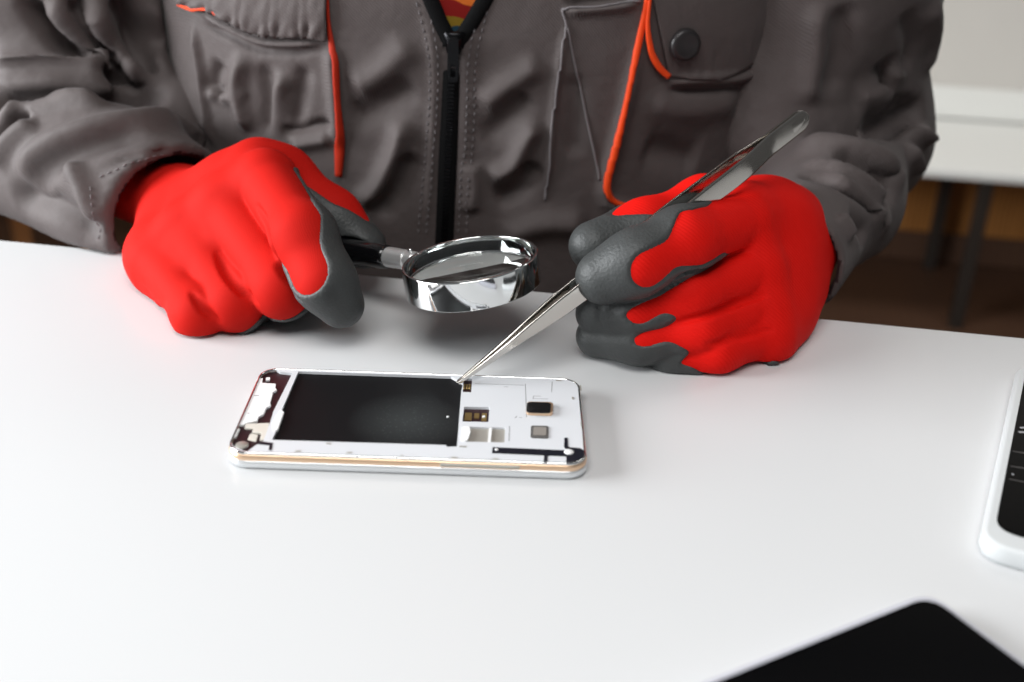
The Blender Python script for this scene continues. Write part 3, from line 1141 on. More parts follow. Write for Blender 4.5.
V = np.concatenate([torso_pt(TH, np.full_like(TH, z)) for z in ZS])
n = len(TH)
i = np.arange(n)
F = np.concatenate([np.stack([k * n + i, k * n + (i + 1) % n, (k + 1) * n + (i + 1) % n, (k + 1) * n + i], -1) for k in range(len(ZS) - 1)])
bvh0 = BVHTree.FromPolygons(V.tolist(), F.tolist())
TF = [
    # left chest pocket: bag, bellows and puckers
    ([(192, 18), (200, 60), (206, 105), (214, 150)], 0.0030, 0.0030),
    ([(330, 40), (334, 90), (338, 150)], 0.0040, 0.0028),
    ([(196, 8), (226, 26), (262, 42), (300, 44), (328, 42)], 0.0022, 0.0026),
    ([(200, 22), (230, 36), (262, 50), (328, 50)], 0.0022, -0.0022),
    ([(246, 52), (238, 80), (242, 110), (250, 135)], 0.0050, 0.0042),
    ([(262, 60), (270, 95), (268, 140)], 0.0050, -0.0028),
    ([(222, 60), (214, 85), (228, 98)], 0.0045, -0.0030),
    ([(286, 70), (276, 105), (272, 140)], 0.0045, 0.0032),
    ([(306, 62), (300, 100), (296, 130)], 0.0045, -0.0026),
    ([(205, 92), (230, 98), (248, 88)], 0.0035, 0.0030),
    ([(280, 132), (305, 128), (334, 122)], 0.0030, -0.0030),
    ([(290, 146), (312, 142), (334, 138)], 0.0040, 0.0028),
    # zip placket puckers and stitched edges
    ([(421, 0), (434, 60), (432, 140), (425, 235)], 0.0025, 0.0016),
    ([(480, 0), (466, 60), (464, 140), (458, 235)], 0.0025, 0.0016),
    # drag lines running to the zip
    ([(352, 205), (376, 190), (396, 150), (404, 112)], 0.0060, 0.0052),
    ([(372, 215), (398, 190), (412, 150)], 0.0060, -0.0036),
    ([(350, 90), (385, 70), (415, 40)], 0.0080, 0.0034),
    ([(345, 118), (380, 108), (420, 84)], 0.0080, -0.0034),
    ([(486, 178), (512, 166), (526, 140), (540, 118)], 0.0055, 0.0050),
    ([(490, 200), (520, 190), (536, 160)], 0.0060, -0.0040),
    ([(478, 108), (510, 84), (545, 60)], 0.0070, 0.0036),
    ([(480, 140), (505, 122), (530, 92)], 0.0070, -0.0030),
    ([(470, 215), (474, 190), (472, 160)], 0.0040, 0.0032),
    ([(500, 240), (540, 225), (590, 225)], 0.0080, 0.0040),
    # right pocket pleat and bag
    ([(568, 16), (556, 90), (545, 200)], 0.0022, 0.0022),
    ([(573, 70), (575, 110), (574, 160)], 0.0060, -0.0020),
    ([(560, 10), (600, 8), (642, 2)], 0.0030, 0.0026),
    ([(562, 3), (600, 0), (640, -6)], 0.0030, -0.0034),
    ([(644, 20), (626, 105), (606, 180), (612, 205), (660, 212), (740, 205)], 0.0040, 0.0032),
    ([(660, 82), (700, 80), (745, 76), (765, 60)], 0.0030, 0.0028),
    ([(662, 90), (700, 90), (750, 86)], 0.0030, -0.0026),
    ([(640, 100), (690, 110), (740, 100)], 0.0090, 0.0030),
    ([(640, 150), (700, 160), (770, 150)], 0.0100, -0.0036),
    ([(775, 0), (770, 60), (760, 120)], 0.0060, -0.0050),
    ([(790, 0), (788, 50), (776, 110)], 0.0060, 0.0040),
]
V = folds(V, F, [(p_, w_, h_ * 1.5) for p_, w_, h_ in TF], bvh0)
# cut the neck opening above the zip slider
vz = V[F].mean(1)
zx = lambda z: np.interp(z, [-0.05, 0.10, 0.142, 0.42], [-0.0045, 0.0005, 0.0030, 0.004])
hw = lambda z: np.interp(z, [0.119, 0.13, 0.143, 0.20, 0.42], [0.0, 0.0065, 0.0130, 0.040, 0.060])
zw = lambda z: np.interp(z, [-0.3, 0.05, 0.10, 0.119, 0.42], [0.0060, 0.0056, 0.0050, 0.0050, 0.0050])
openf = (vz[:, 1] < 0.33) & (vz[:, 2] > 0.119) & (np.abs(vz[:, 0] - zx(vz[:, 2])) < hw(vz[:, 2]))
F = F[~openf]
used = np.unique(F)
rem = np.full(len(V), -1)
rem[used] = np.arange(len(used))
V, F = V[used], rem[F]
jacket = link('jacket', np_mesh('jacket', V, F), M['jacket'], person)
so = jacket.modifiers.new('cloth', 'SOLIDIFY')
so.thickness = 0.0016
so.offset = -1
jb = BVHTree.FromPolygons(V.tolist(), F.tolist())

# shirt behind the open zip
SV = np.concatenate([torso_pt(np.linspace(-math.pi * 0.80, -math.pi * 0.20, 60), np.full(60, z), -0.010) for z in np.linspace(0.04, 0.40, 50)])
k = np.arange(59)
SF = np.concatenate([np.stack([r * 60 + k, r * 60 + k + 1, (r + 1) * 60 + k + 1, (r + 1) * 60 + k], -1) for r in range(49)])
shirt = link('shirt', np_mesh('shirt', SV, SF), M['shirt'], person)
shirt.modifiers.new('cloth', 'SOLIDIFY').thickness = 0.001
shirt['label'] = 'shirt printed red, yellow and teal in the open neck'


def strip(name, px, rad, flat, material, parent, lift=0.0, step=0.002, label=None, surf=None, n=10):
    P, N = on_surface(surf or jb, px, lift, step)
    if P is None:
        return None
    bm = bmesh.new()
    if hasattr(rad, '__len__'):
        rad = list(np.interp(np.linspace(0, 1, len(P)), np.linspace(0, 1, len(rad)), rad))
    tube(bm, P, rad, n, flat, N)
    o = bm_obj(name, bm, material, parent, True)
    if label:
        o['label'] = label
    return o


# zip: tape below the slider, the two parted tapes above it, slider and pull
def front_pt(x, z, lift):
    h = jb.ray_cast(Vector((x, 0.0, z)), Vector((0, 1, 0)))
    y = h[0][1] if h[0] is not None else 0.228
    return np.array([x, y - lift, z])


bm = bmesh.new()
zz = np.linspace(-0.20, 0.121, 120)
P = np.array([front_pt(float(zx(z)), float(z), 0.0004) for z in zz])
P[:, 1] = np.convolve(np.pad(P[:, 1], 6, mode='edge'), np.ones(13) / 13, 'valid')
tube(bm, P, [float(zw(z)) for z in zz], 12, 0.28, [np.array([0, -1.0, 0])] * len(P))
zipper = bm_obj('zipper', bm, M['zip'], jacket, True)
bm = bmesh.new()
for z in np.arange(-0.05, 0.119, 0.0022):
    p = front_pt(float(zx(z)), float(z), 0.0012)
    add_box(bm, p - np.array([0.0019, 0.0012, 0.0006]), p + np.array([0.0019, 0.0008, 0.0006]))
bm_obj('zipper', bm, M['zipmetal'], jacket).name = 'zip_teeth'
for sgn in (-1, 1):
    zz = np.linspace(0.117, 0.25, 50)
    P = np.array([front_pt(float(zx(z)) + sgn * (float(hw(z)) + 0.0021), float(z), 0.0003) for z in zz])
    P[:, 1] = np.convolve(np.pad(P[:, 1], 4, mode='edge'), np.ones(9) / 9, 'valid')
    bm = bmesh.new()
    tube(bm, P, [0.0044 for q in zz], 10, 0.4, [np.array([0, -1.0, 0])] * len(P))
    bm_obj('zip_tape', bm, M['zip'], jacket, True)
p = front_pt(float(zx(0.119)), 0.119, 0.0025)
bm = bmesh.new()
rs = []
for z, w_, d_ in ((-0.0065, 0.0030, 0.0018), (-0.005, 0.0042, 0.0026), (0.002, 0.0050, 0.0030), (0.0055, 0.0062, 0.0026), (0.0065, 0.0052, 0.0016)):
    rs.append([(p[0] + w_ * math.cos(q), p[1] + d_ * math.sin(q), p[2] + z) for q in np.linspace(0, 2 * math.pi, 16, endpoint=False)])
rings(bm, rs)
bm_obj('zip_slider', bm, M['zipmetal'], jacket, True)
bm = bmesh.new()
pt = [(-0.0028, 0.004), (0.0028, 0.004), (0.0034, -0.012), (0.0026, -0.021), (-0.0026, -0.021), (-0.0034, -0.012)]
hole = fillet([(-0.0014, -0.018), (0.0014, -0.018), (0.0014, -0.011), (-0.0014, -0.011)], 0.0008, 3)
plate(bm, fillet(pt, 0.0012, 3), -0.0006, 0.0006, (hole,))
bmesh.ops.transform(bm, matrix=Matrix.Translation(Vector(p) + Vector((0, -0.0040, 0))) @ Matrix.Rotation(math.radians(90), 4, 'X'), verts=bm.verts)
bevel(bm_obj('zip_pull', bm, M['zipmetal'], jacket), 0.0003)

# stitching beside the zip and round the flap: short raised threads
def stitches(name, lines, pitch=0.0048, length=0.0026, r=0.00034, surf=None, parent=None):
    for px in lines:
        bm = bmesh.new()
        P, N = on_surface(surf or jb, px, 0.0002, pitch)
        if P is None:
            continue
        for q in range(len(P) - 1):
            d = P[q + 1] - P[q]
            d = d / np.linalg.norm(d)
            c = (P[q] + P[q + 1]) / 2
            tube(bm, [c - d * length / 2, c - d * length * 0.25 + N[q] * r, c + d * length * 0.25 + N[q] * r, c + d * length / 2], [r * 0.5, r, r, r * 0.5], 6, 1.0, [N[q]] * 4)
        bm_obj(name, bm, M['seam'], parent or jacket, True)


stitches('placket_stitching', [[(416, 0), (428, 50), (430, 90), (426, 150), (418, 235)], [(427, 0), (437, 55), (437, 100), (433, 150), (426, 235)],
                               [(482, 0), (468, 60), (466, 120), (458, 235)], [(490, 0), (476, 60), (474, 120), (466, 235)]])

# left pocket flap, its orange hem and strap
flap_top = [(184, -14), (215, -10), (262, -6), (328, -8)]
flap_low = [(184, 4), (214, 16), (258, 38), (328, 40)]


def patch(name, top, low, rows, material, parent, lift, thick, ripple=0.0, nrip=0):
    """a cloth panel laid over the jacket between two lines"""
    A = resample(np.array(top, float), 4.0)
    B = resample(np.array(low, float), 4.0)
    m = 70
    A = np.stack([np.interp(np.linspace(0, 1, m), np.linspace(0, 1, len(A)), A[:, k]) for k in (0, 1)], -1)
    B = np.stack([np.interp(np.linspace(0, 1, m), np.linspace(0, 1, len(B)), B[:, k]) for k in (0, 1)], -1)
    Vp = []
    for r in range(rows):
        t = r / (rows - 1)
        for j in range(m):
            u, v = A[j] * (1 - t) + B[j] * t
            h = jb.ray_cast(Vector(CAM), Vector(ray(u, v)))
            q = np.array(h[0]) if h[0] is not None else at(u, v, 0.68)
            nn = np.array(h[1]) if h[0] is not None else -FW
            if nn @ FW > 0:
                nn = -nn
            rip = ripple * (math.sin(j / m * math.pi * 2 * nrip + 1.6 * math.sin(j * 0.43)) + 0.5 * math.sin(j * 0.9 + t * 9)) * (0.15 + 0.85 * math.exp(-((t - 0.80) / 0.17) ** 2))
            Vp.append(q + nn * (lift + rip + 0.0012 * math.sin(math.pi * t)))
    jj = np.arange(m - 1)
    Fp = np.concatenate([np.stack([r * m + jj, r * m + jj + 1, (r + 1) * m + jj + 1, (r + 1) * m + jj], -1) for r in range(rows - 1)])
    o = link(name, np_mesh(name, Vp, Fp), material, parent)
    s_ = o.modifiers.new('cloth', 'SOLIDIFY')
    s_.thickness = thick
    s_.offset = 0
    return o


flap = patch('pocket_flap', flap_top, flap_low, 26, M['jacket'], jacket, 0.0032, 0.0022, 0.0011, 11)
strip('piping', [(184, 4), (196, 8), (208, 14), (218, 19), (226, 24)], [0.0005, 0.0011, 0.0011, 0.0007, 0.0004], 0.8, M['piping'], jacket, 0.0046, label='orange piping along the pocket flap hem')
strip('piping', [(328, -10), (329, 20), (332, 45), (336, 90), (339, 130), (340, 150), (339, 176)], [0.0008, 0.0010, 0.0018, 0.0022, 0.0019, 0.0026, 0.0032, 0.0022], 0.5, M['strap'], jacket, 0.0012, label='orange strap hanging beside the left pocket')
# right pocket: panel edge, two pleat seams, orange piping and the snap
strip('pleat_seam', [(566, 26), (561, 60), (554, 110), (545, 200)], 0.0007, 0.8, M['seam'], jacket, 0.0007)
strip('pleat_seam', [(567, 28), (576, 70), (588, 125), (600, 180)], 0.0007, 0.8, M['seam'], jacket, 0.0007)
strip('pocket_hem', [(562, 9), (590, 8), (615, 5), (640, 1)], 0.0007, 0.8, M['seam'], jacket, 0.0006)
strip('pocket_hem', [(562, 9), (565, 20), (567, 30)], 0.0007, 0.8, M['seam'], jacket, 0.0006)
strip('piping', [(648, -8), (644, 16), (637, 50), (629, 92), (618, 140), (608, 178), (608, 194), (616, 203), (632, 207), (652, 208)], [0.0018, 0.0020, 0.0021, 0.0017, 0.0018, 0.0023, 0.0024, 0.0022, 0.0014, 0.0006], 0.7, M['piping'], jacket, 0.0008, label='orange piping down the edge of the right pocket')
strip('piping', [(649, -8), (646, 24), (648, 46), (656, 64), (668, 77)], [0.0009, 0.0012, 0.0018, 0.0021, 0.0017], 0.7, M['piping'], jacket, 0.0030, label='short orange piping on the right pocket flap edge')
flap2 = patch('pocket_flap', [(650, -14), (690, -14), (725, -14), (764, -16)], [(668, 77), (695, 80), (728, 78), (762, 56)], 26, M['jacket'], jacket, 0.0012, 0.0014, 0.0002, 3)
P, N = on_surface(jb, [(676, 43), (684, 43)], 0.0040, 0.002)
c, nn = P[len(P) // 2], N[len(P) // 2]
bm = bmesh.new()
lathe(bm, [(0.0001, 0.0034), (0.0050, 0.0032), (0.0062, 0.0036), (0.0080, 0.0034), (0.0092, 0.0022), (0.0094, 0.0), (0.0001, -0.0006)][::-1], c, nn, 32)
bm_obj('snap_button', bm, M['button'], jacket, True)


# ---- sleeves
def sleeve(chain, rad, lo, hi, cut_p, cut_n, inner, folds_px, label, flare=None):
    f = Field(lo, hi, 0.0026)
    f.chain(chain, rad, 0.035)
    if flare is not None:
        for a, b, ra, rb in flare:
            f.cone(a, b, ra, rb, 0.02)
    f.cut_plane(cut_p, cut_n)
    f.cut_plane((0, 0, 0.0015), (0, 0, -1))
    for a, b, ra, rb in inner:
        f.carve_cone(a, b, ra, rb, 0.002)
    V, F = f.skin(relax=2)
    b_ = BVHTree.FromPolygons(V.tolist(), F.tolist())
    V = folds(V, F, [(p_, w_, h_ * 1.45) for p_, w_, h_ in folds_px], b_, (inner[0][0], inner[0][1], max(inner[0][2:]) + 0.0018))
    me = np_mesh('sleeve', V, F)
    o = link('sleeve', me, [M['jacket'], M['jacket_in']], jacket)
    # lining inside the opening
    N = vnormals(V, F)
    fc, fn = V[F].mean(1), N[F].mean(1)
    a, b, ra, rb = inner[0]
    ax = (b - a) / np.linalg.norm(b - a)
    rel = fc - a
    rad_v = rel - (rel @ ax)[:, None] * ax
    r = np.linalg.norm(rad_v, axis=1)
    inside = ((rad_v * fn).sum(1) < -0.3 * r) & (r < max(ra, rb) + 0.002) & ((rel @ ax) > -0.005)
    me.polygons.foreach_set('material_index', inside.astype(np.int32))
    o['label'] = label
    return o, BVHTree.FromPolygons(V.tolist(), F.tolist()), V, F


dL = (WRL - ELL) / np.linalg.norm(WRL - ELL)
CUL = at(170, 207, 0.672)
SL_FOLDS = [
    # elbow crook: folds fanning from the armpit
    ([(-12, 99), (40, 95), (95, 93), (150, 98), (172, 102)], 0.0080, -0.0150),
    ([(-12, 62), (40, 58), (84, 66), (118, 80)], 0.0120, 0.0090),
    ([(-12, 84), (50, 82), (110, 86), (150, 92)], 0.0055, 0.0060),
    ([(18, -10), (58, 32), (100, 66), (152, 92)], 0.0065, -0.0120),
    ([(46, -10), (82, 38), (122, 74)], 0.0065, 0.0060),
    ([(70, -10), (96, 38), (132, 78)], 0.0050, -0.0080),
    ([(90, -10), (108, 34), (130, 64), (154, 86)], 0.0055, 0.0095),
    ([(116, -10), (134, 34), (158, 78)], 0.0055, -0.0100),
    ([(148, -10), (157, 40), (165, 82)], 0.0055, 0.0060),
    # forearm
    ([(-6, 122), (24, 107), (60, 103), (110, 106)], 0.0060, 0.0065),
    ([(-6, 142), (12, 124), (32, 113)], 0.0050, -0.0085),
    ([(-4, 168), (14, 140), (40, 122)], 0.0060, 0.0050),
    ([(14, 180), (48, 148), (95, 130), (145, 122), (180, 128)], 0.0085, 0.0062),
    ([(26, 190), (62, 160), (105, 143), (150, 134)], 0.0065, -0.0045),
    ([(10, 196), (48, 202), (86, 228), (104, 246)], 0.0090, -0.0065),
    ([(66, 160), (82, 186), (100, 226)], 0.0060, 0.0045),
    ([(150, 116), (180, 128), (210, 144)], 0.0055, 0.0048),
    # cuff seam and its pucker
    ([(206, 138), (162, 150), (122, 158), (92, 172)], 0.0026, -0.0024),
    ([(210, 147), (168, 159), (130, 168), (102, 182)], 0.0026, 0.0020),
]
cutn = vec(0.70, -0.45, 0.55)
slL, bvL, VL, FL = sleeve([SHL, at(62, -30, 0.765), at(-25, 80, 0.79), ELL, at(60, 161, 0.725), at(120, 189, 0.695), CUL + dL * 0.05], [0.090, 0.088, 0.066, 0.047, 0.0405, 0.0400, 0.0385],
                          (-0.50, 0.10, -0.06), (-0.05, 0.45, 0.34), at(118, 200, 0.645), cutn,
                          [(at(95, 184, 0.705), CUL + dL * 0.08, 0.0345, 0.0338)], SL_FOLDS, 'left grey sleeve with a wide open cuff',
                          [(at(60, 85, 0.765), at(178, 122, 0.745), 0.050, 0.036)])

CUR = at(792, 245, 0.650)
dR = (WRR - ELR) / np.linalg.norm(WRR - ELR)
SR_FOLDS = [
    ([(800, 165), (850, 178), (885, 205), (898, 235)], 0.0038, 0.0055),
    ([(795, 176), (845, 190), (876, 218)], 0.0038, -0.0055),
    ([(900, 160), (880, 190), (876, 240)], 0.0040, -0.0045),
    ([(948, 90), (925, 104), (900, 116), (866, 120)], 0.0055, -0.0120),
    ([(800, 140), (850, 128), (895, 128), (925, 122)], 0.0070, -0.0090),
    ([(790, 150), (840, 148), (880, 160), (905, 185)], 0.0080, 0.0060),
    ([(830, 158), (870, 172), (896, 200)], 0.0060, -0.0060),
    ([(820, 175), (858, 195), (886, 232)], 0.0070, 0.0055),
    ([(850, 215), (866, 240), (872, 262)], 0.0055, -0.0050),
    ([(835, 215), (850, 240), (858, 268)], 0.0055, 0.0040),
    ([(900, 125), (915, 130), (928, 142)], 0.0050, 0.0070),
    ([(890, 108), (915, 108), (940, 98)], 0.0060, -0.0080),
    ([(905, 150), (916, 170), (915, 200)], 0.0060, 0.0060),
    ([(880, 95), (886, 76), (882, 60)], 0.0060, -0.0060),
    ([(850, 100), (880, 90), (905, 60)], 0.0080, 0.0050),
    ([(930, 0), (932, 40), (925, 80)], 0.0080, 0.0040),
    ([(905, 10), (912, 45), (905, 75)], 0.0060, -0.0040),
    ([(820, 0), (815, 60), (806, 110)], 0.0080, 0.0040),
    ([(842, 0), (840, 50), (830, 100)], 0.0080, -0.0040),
]
slR, bvR, VR, FR = sleeve([SHR, np.array([0.226, 0.335, 0.165]), ELR + np.array([0.0, 0.0, 0.01]), at(828, 199, 0.72), CUR + dR * 0.04], [0.083, 0.071, 0.045, 0.0375, 0.0330],
                          (0.06, 0.06, -0.04), (0.40, 0.46, 0.34), CUR + dR * 0.026, dR,
                          [(at(828, 199, 0.72), CUR + dR * 0.10, 0.0310, 0.0265)], SR_FOLDS, 'dark grey sleeve folded at the elbow',
                          [(np.array([0.225, 0.330, 0.17]), np.array([0.190, 0.300, 0.06]), 0.06, 0.045)])


# ---- gloves
def glove(name, chains, palm, lo, hi, res, red, label, coat_palm, carve=(), creases=()):
    """chains: list of (points, radii, dorsal directions, coat thresholds); palm: list of extra tapered bars"""
    f = Field(lo, hi, res)
    for a, b, ra, rb, k in palm:
        f.cone(a, b, ra, rb, k)
    for pts, rad, dors, thr, kk in chains:
        f.chain_own(np.array(pts), rad, 0.010, kk)
    for a, b, ra, rb in carve:
        f.carve_cone(a, b, ra, rb, 0.001)
    V, F = f.skin(relax=1)
    b_ = BVHTree.FromPolygons(V.tolist(), F.tolist())
    for px, r in creases:
        P_, N_ = on_surface(b_, px, 0.0000, 0.003)
        if P_ is not None:
            rr = r * np.sin(np.linspace(0.25, math.pi - 0.25, len(P_)))
            for q in range(len(P_) - 1):
                f.carve_cone(P_[q], P_[q + 1], rr[q], rr[q + 1], 0.0022)
    f.cut_plane((0, 0, 0.0018), (0, 0, -1))
    G = f.v
    V, F = f.skin(relax=2)
    o = link(name, np_mesh(name, V, F), red, person)
    o['label'] = label
    # rubber coating: a thin shell over fingertips and palm
    shell = np.argwhere(np.abs(G) < 3.5 * res)
    P = f.lo + shell * res
    best = np.full(len(P), 1e9)
    mask = np.full(len(P), -1.0)
    for pts, rad, dors, thr, kk in chains + coat_palm:
        pts = np.array(pts)
        for i in range(len(pts) - 1):
            a, b = pts[i], pts[i + 1]
            ab = b - a
            L = ab @ ab
            t0 = ((P - a) @ ab) / L
            t = np.clip(t0, 0, 1)
            c = a + t[:, None] * ab
            r = rad[i] + (rad[i + 1] - rad[i]) * t
            q = P - c
            d = np.linalg.norm(q, axis=1) - r
            dd = dors[i] * (1 - t)[:, None] + dors[i + 1] * t[:, None]
            dd /= np.linalg.norm(dd, axis=1, keepdims=True)
            ext = np.maximum(t0 - 1, 0) * math.sqrt(L) if i == len(pts) - 2 else 0
            th = thr[i] + (thr[i + 1] - thr[i]) * t
            th = np.where((th > 0) & (th < 1), np.sqrt(np.maximum(0, 1 - (1 - np.clip(th, 0, 1)) ** 2)), th)
            mval = (q * dd).sum(1) - th * r - 0.8 * ext
            w_ = d < best
            best[w_] = d[w_]
            mask[w_] = mval[w_]
    C = np.full(G.shape, 0.02, np.float32)
    # light smoothing of the border so it runs clean across seams between fingers
    mk = np.full(G.shape, 0.0, np.float32)
    wt_ = np.zeros(G.shape, np.float32)
    ii = tuple(shell.T)
    mk[ii] = mask
    wt_[ii] = 1
    for _ in range(6):
        for axx in range(3):
            mk = mk + np.roll(mk, 1, axx) + np.roll(mk, -1, axx)
            wt_ = wt_ + np.roll(wt_, 1, axx) + np.roll(wt_, -1, axx)
    mk = mk / np.maximum(wt_, 1e-6)
    C[ii] = np.maximum(np.maximum(G[ii] - 0.0011, -(G[ii] + 0.0012)), mk[ii])
    CV, CF = f.skin(C, relax=1)
    c_ = link('rubber_coating', np_mesh('rubber_coating', CV, CF), M['rubber'], o)
    c_['label'] = 'grey rubber coating'
    return o


# hand with the magnifying glass (closed round the handle, little finger side on the table)
dI, dM_, dP = vec(-0.46, 0.22, 0.84), vec(-0.35, 0.35, 0.85), vec(-0.40, 0.30, 0.85)
dT = vec(0.55, 0.80, 0.25)
W0 = at(184, 208, 0.670)
WB = W0 - dL * 0.055
iM, mM, rM, pM = at(266, 180, 0.600), at(226, 206, 0.606), at(189, 232, 0.612), at(160, 260, 0.613)
chains = [
    ([iM, at(303, 236, 0.556), at(324, 280, 0.549), at(341, 305, 0.556)], [0.0150, 0.0138, 0.0124, 0.0102], [dI] * 4, [-0.25, 0.08, 0.50, 1.25], 0.0018),
    ([mM, at(282, 287, 0.568), at(298, 278, 0.592), at(284, 264, 0.610)], [0.0150, 0.0138, 0.0120, 0.0105], [dM_, dM_, vec(0.3, -0.6, 0.3), vec(0.3, -0.7, -0.3)], [-0.9, -0.35, 0.9, 1.5], 0.0018),
    ([rM, at(235, 303, 0.575), at(260, 294, 0.594), at(248, 276, 0.610)], [0.0145, 0.0128, 0.0115, 0.0105], [dM_, dM_, vec(0.3, -0.6, 0.3), vec(0.3, -0.7, -0.3)], [-0.9, -0.35, 0.9, 1.5], 0.0018),
    ([pM, at(199, 314, 0.575), at(226, 308, 0.592), at(220, 292, 0.610)], [0.0140, 0.0118, 0.0104, 0.0098], [dP, dP, vec(0.3, -0.6, 0.3), vec(0.3, -0.7, -0.3)], [-0.85, -0.35, 0.9, 1.5], 0.0018),
    ([at(232, 186, 0.632), at(284, 176, 0.628), at(334, 216, 0.620), at(364, 246, 0.616)], [0.0170, 0.0145, 0.0128, 0.0110], [dT] * 4, [-0.8, 0.0, 0.25, 1.2], 0.008),
]
def web(a0, a1, b0, b1, spec):
    a0, a1, b0, b1 = (np.array(q) for q in (a0, a1, b0, b1))
    return [(a0 + (a1 - a0) * t, b0 + (b1 - b0) * t, r, r, 0.006) for t, r in spec]


mP, rP, pP, iP = chains[1][0][1], chains[2][0][1], chains[3][0][1], chains[0][0][1]
WEBL = web(mM, mP, rM, rP, [(0.2, 0.0130), (0.36, 0.0122)]) + web(rM, rP, pM, pP, [(0.25, 0.0128), (0.48, 0.0118)])
palmL = [(W0, iM, 0.0192, 0.0155, 0.010), (W0, mM, 0.0192, 0.0155, 0.010), (W0, rM, 0.0192, 0.0150, 0.010), (W0, pM, 0.0190, 0.0145, 0.010),
         (WB, W0, 0.0205, 0.0195, 0.012), (at(178, 236, 0.660), at(176, 276, 0.630), 0.017, 0.0165, 0.014), (at(250, 215, 0.635), at(205, 262, 0.635), 0.019, 0.017, 0.014),
         (at(174, 222, 0.655), at(160, 256, 0.626), 0.0165, 0.0152, 0.012),
         (at(157, 256, 0.626), at(178, 296, 0.604), 0.0140, 0.0118, 0.012),
         (iM, mM, 0.0135, 0.0135, 0.008), (mM, rM, 0.0138, 0.0138, 0.008), (rM, pM, 0.0135, 0.0132, 0.008),
         *WEBL, (at(228, 190, 0.640), at(258, 168, 0.625), 0.017, 0.0165, 0.012)]
db = vec(-0.25, 0.45, 0.75)
cpL = [([W0, iM], [0.020, 0.0155], [db, db], [-1.15, -0.85], 0), ([W0, mM], [0.020, 0.0155], [db, db], [-1.15, -0.9], 0), ([W0, rM], [0.020, 0.015], [db, db], [-1.15, -0.9], 0),
       ([W0, pM], [0.019, 0.0145], [db, db], [-1.0, -0.72], 0), ([at(178, 236, 0.660), at(176, 276, 0.630)], [0.017, 0.0165], [db, db], [-0.9, -0.75], 0), ([WB, W0], [0.0225, 0.0205], [db, db], [-3, -2], 0)]
glove_l = glove('work_glove', chains, palmL, (-0.28, 0.03, -0.012), (0.02, 0.32, 0.125), 0.0010, M['red'], 'red work glove closed round the magnifier handle', cpL,
                [(HO + HD * 0.03, HO + HD * 0.105, 0.0083, 0.0094)],
                [([(257, 206), (268, 236), (286, 272), (306, 302)], 0.0028), ([(217, 253), (233, 280), (256, 303)], 0.0025), ([(191, 292), (204, 309), (220, 322)], 0.0018)])

# hand with the tweezers
dI2b, dI2c = vec(0.18, -0.02, 0.95), vec(0.30, -0.28, 0.90)
dI2, dM2, dR2, dP2, dT2 = vec(0.15, 0.22, 0.95), vec(0.15, 0.10, 0.95), vec(0.15, 0.25, 0.95), vec(0.15, 0.30, 0.92), vec(-0.10, 0.90, 0.40)
W1 = at(784, 248, 0.636)
WC = W1 - dR * 0.050
i2, m2, r2, p2 = at(742, 222, 0.574), at(756, 270, 0.574), at(762, 307, 0.573), at(763, 334, 0.571)
chains = [
    ([i2, at(682, 241, 0.541), at(636, 263, 0.532), at(603, 277, 0.536)], [0.0150, 0.0138, 0.0130, 0.0118], [dI2, dI2b, dI2c, dI2c], [-0.1, 0.25, 0.98, 1.7], 0.0020),
    ([m2, at(690, 296, 0.549), at(634, 311, 0.550), at(599, 313, 0.558)], [0.0138, 0.0116, 0.0108, 0.0103], [dM2] * 4, [-0.3, 0.20, 0.96, 1.7], 0.0012),
    ([r2, at(700, 329, 0.551), at(640, 338, 0.554), at(598, 336, 0.564)], [0.0128, 0.0106, 0.0102, 0.0098], [dR2] * 4, [-0.5, -0.1, 0.90, 1.6], 0.0012),
    ([p2, at(716, 350, 0.555), at(672, 353, 0.560), at(644, 348, 0.571)], [0.0122, 0.0100, 0.0094, 0.0090], [dP2] * 4, [-0.35, -0.22, 0.5, 1.3], 0.0012),
    ([at(758, 216, 0.614), at(704, 206, 0.604), at(644, 228, 0.586), at(594, 246, 0.574)], [0.0175, 0.0145, 0.0132, 0.0116], [dT2] * 4, [-0.8, 0.1, 0.35, 1.4], 0.008),
]
palmR = [(W1, i2, 0.0225, 0.0150, 0.012), (W1, m2, 0.0230, 0.0142, 0.012), (W1, r2, 0.0230, 0.0135, 0.012), (W1, p2, 0.0220, 0.0128, 0.012),
         (WC, W1, 0.0220, 0.0220, 0.012), (i2, m2, 0.0120, 0.0120, 0.006), (m2, r2, 0.0120, 0.0115, 0.006), (r2, p2, 0.0110, 0.0110, 0.006),
         (at(744, 214, 0.588), at(780, 216, 0.632), 0.0165, 0.0185, 0.012), (at(770, 225, 0.610), at(770, 310, 0.600), 0.0215, 0.0190, 0.016),
         (at(787, 292, 0.620), at(762, 341, 0.580), 0.0190, 0.0150, 0.014), (at(768, 242, 0.620), at(742, 292, 0.605), 0.0220, 0.0180, 0.014)]
db2 = vec(0.25, 0.35, 0.85)
cpR = [([W1, i2], [0.0225, 0.0155], [db2, db2], [-0.9, -0.6], 0), ([W1, m2], [0.023, 0.015], [db2, db2], [-1.1, -0.8], 0), ([W1, r2], [0.023, 0.0145], [db2, db2], [-1.1, -0.8], 0),
       ([W1, p2], [0.022, 0.0135], [db2, db2], [-1.0, -0.45], 0), ([at(787, 292, 0.620), at(762, 341, 0.580)], [0.019, 0.015], [vec(0.2, 0.75, 0.6)] * 2, [-0.85, -0.62], 0), ([WC, W1], [0.0235, 0.0225], [db2, db2], [-3, -2], 0)]
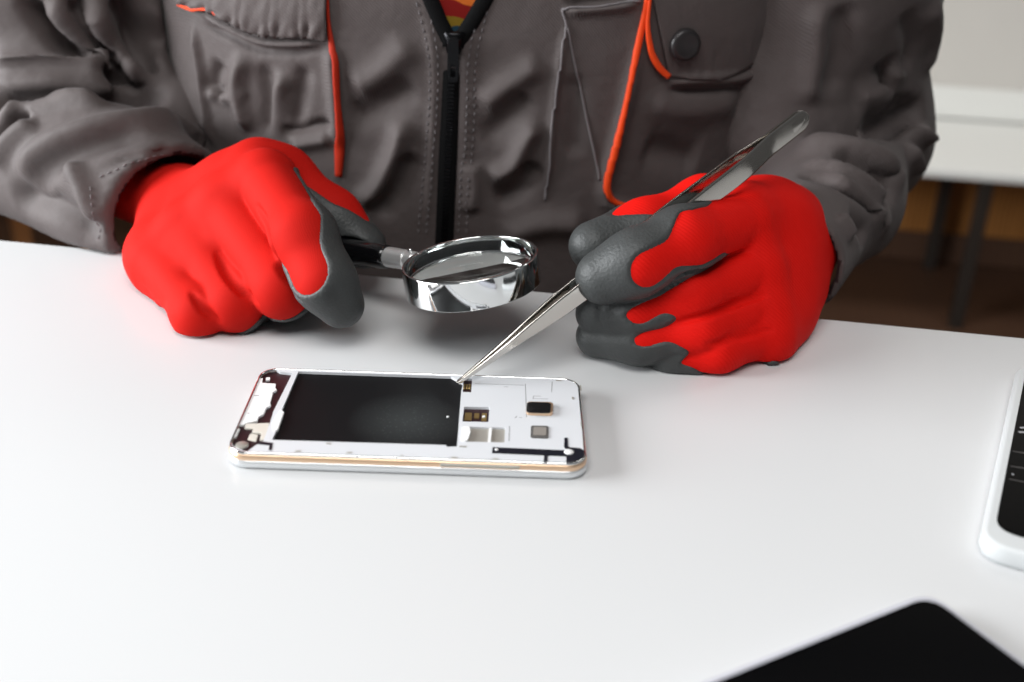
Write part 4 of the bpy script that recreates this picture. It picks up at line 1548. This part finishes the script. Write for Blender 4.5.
glove_r = glove('work_glove', chains, palmR, (0.03, 0.02, -0.012), (0.28, 0.26, 0.135), 0.0010, M['redrib'], 'red ribbed work glove pinching the tweezers', cpR, (),
                [([(744, 250), (716, 261), (690, 271), (664, 285), (640, 294)], 0.0020), ([(766, 294), (735, 304), (705, 315), (680, 322)], 0.0016), ([(772, 329), (740, 337), (708, 344)], 0.0013)])

stitches('cuff_stitching', [[(208, 143), (166, 155), (127, 164), (98, 178)], [(90, 185), (92, 210), (98, 240)]], surf=bvL)

# ------------------------------------------------------------------ light
world = bpy.data.worlds.new('world')
SC.world = world
world.use_nodes = True
wt = world.node_tree
bg = wt.nodes['Background']
tc = wt.nodes.new('ShaderNodeTexCoord')
sx = wt.nodes.new('ShaderNodeSeparateXYZ')
wt.links.new(tc.outputs['Generated'], sx.inputs[0])
mr = wt.nodes.new('ShaderNodeMapRange')
mr.inputs['From Min'].default_value = -0.3
mr.inputs['From Max'].default_value = 0.7
wt.links.new(sx.outputs['Z'], mr.inputs['Value'])
rp = wt.nodes.new('ShaderNodeValToRGB')
rp.color_ramp.elements[0].color = (0.42, 0.41, 0.40, 1)
rp.color_ramp.elements[1].color = (0.95, 0.97, 1.0, 1)
wt.links.new(mr.outputs[0], rp.inputs[0])
wt.links.new(rp.outputs[0], bg.inputs['Color'])
bg.inputs['Strength'].default_value = 0.15


def area(name, loc, target, size, power, color=(1, 1, 1)):
    d = bpy.data.lights.new(name, 'AREA')
    d.shape = 'RECTANGLE'
    d.size, d.size_y = size
    d.energy = power
    d.color = color
    o = bpy.data.objects.new(name, d)
    COL.objects.link(o)
    o.location = loc
    o.rotation_euler = (Vector(target) - Vector(loc)).to_track_quat('-Z', 'Y').to_euler()
    return o


area('window_light', (-1.30, -0.04, 0.42), (-0.08, 0.14, 0.04), (1.0, 0.6), 40, (0.95, 0.98, 1.0))
area('ceiling_light', (-0.1, -0.62, 1.25), (-0.04, -0.22, 0.0), (0.9, 0.6), 13, (1.0, 0.99, 0.97))
area('wall_fill_light', (0.9, 1.15, 1.5), (0.9, 2.2, -0.2), (1.2, 0.5), 16, (1.0, 0.98, 0.95))  # unseen fill lamp added to brighten the back wall and bench

vs = SC.view_settings
vs.view_transform = 'Standard'
vs.look = 'None'
vs.exposure = 0.0
vs.gamma = 1.0
vs.use_curve_mapping = False
SC.cycles.use_denoising = True
SC.cycles.max_bounces = 10
SC.cycles.transmission_bounces = 8
SC.cycles.caustics_reflective = False
SC.cycles.caustics_refractive = False
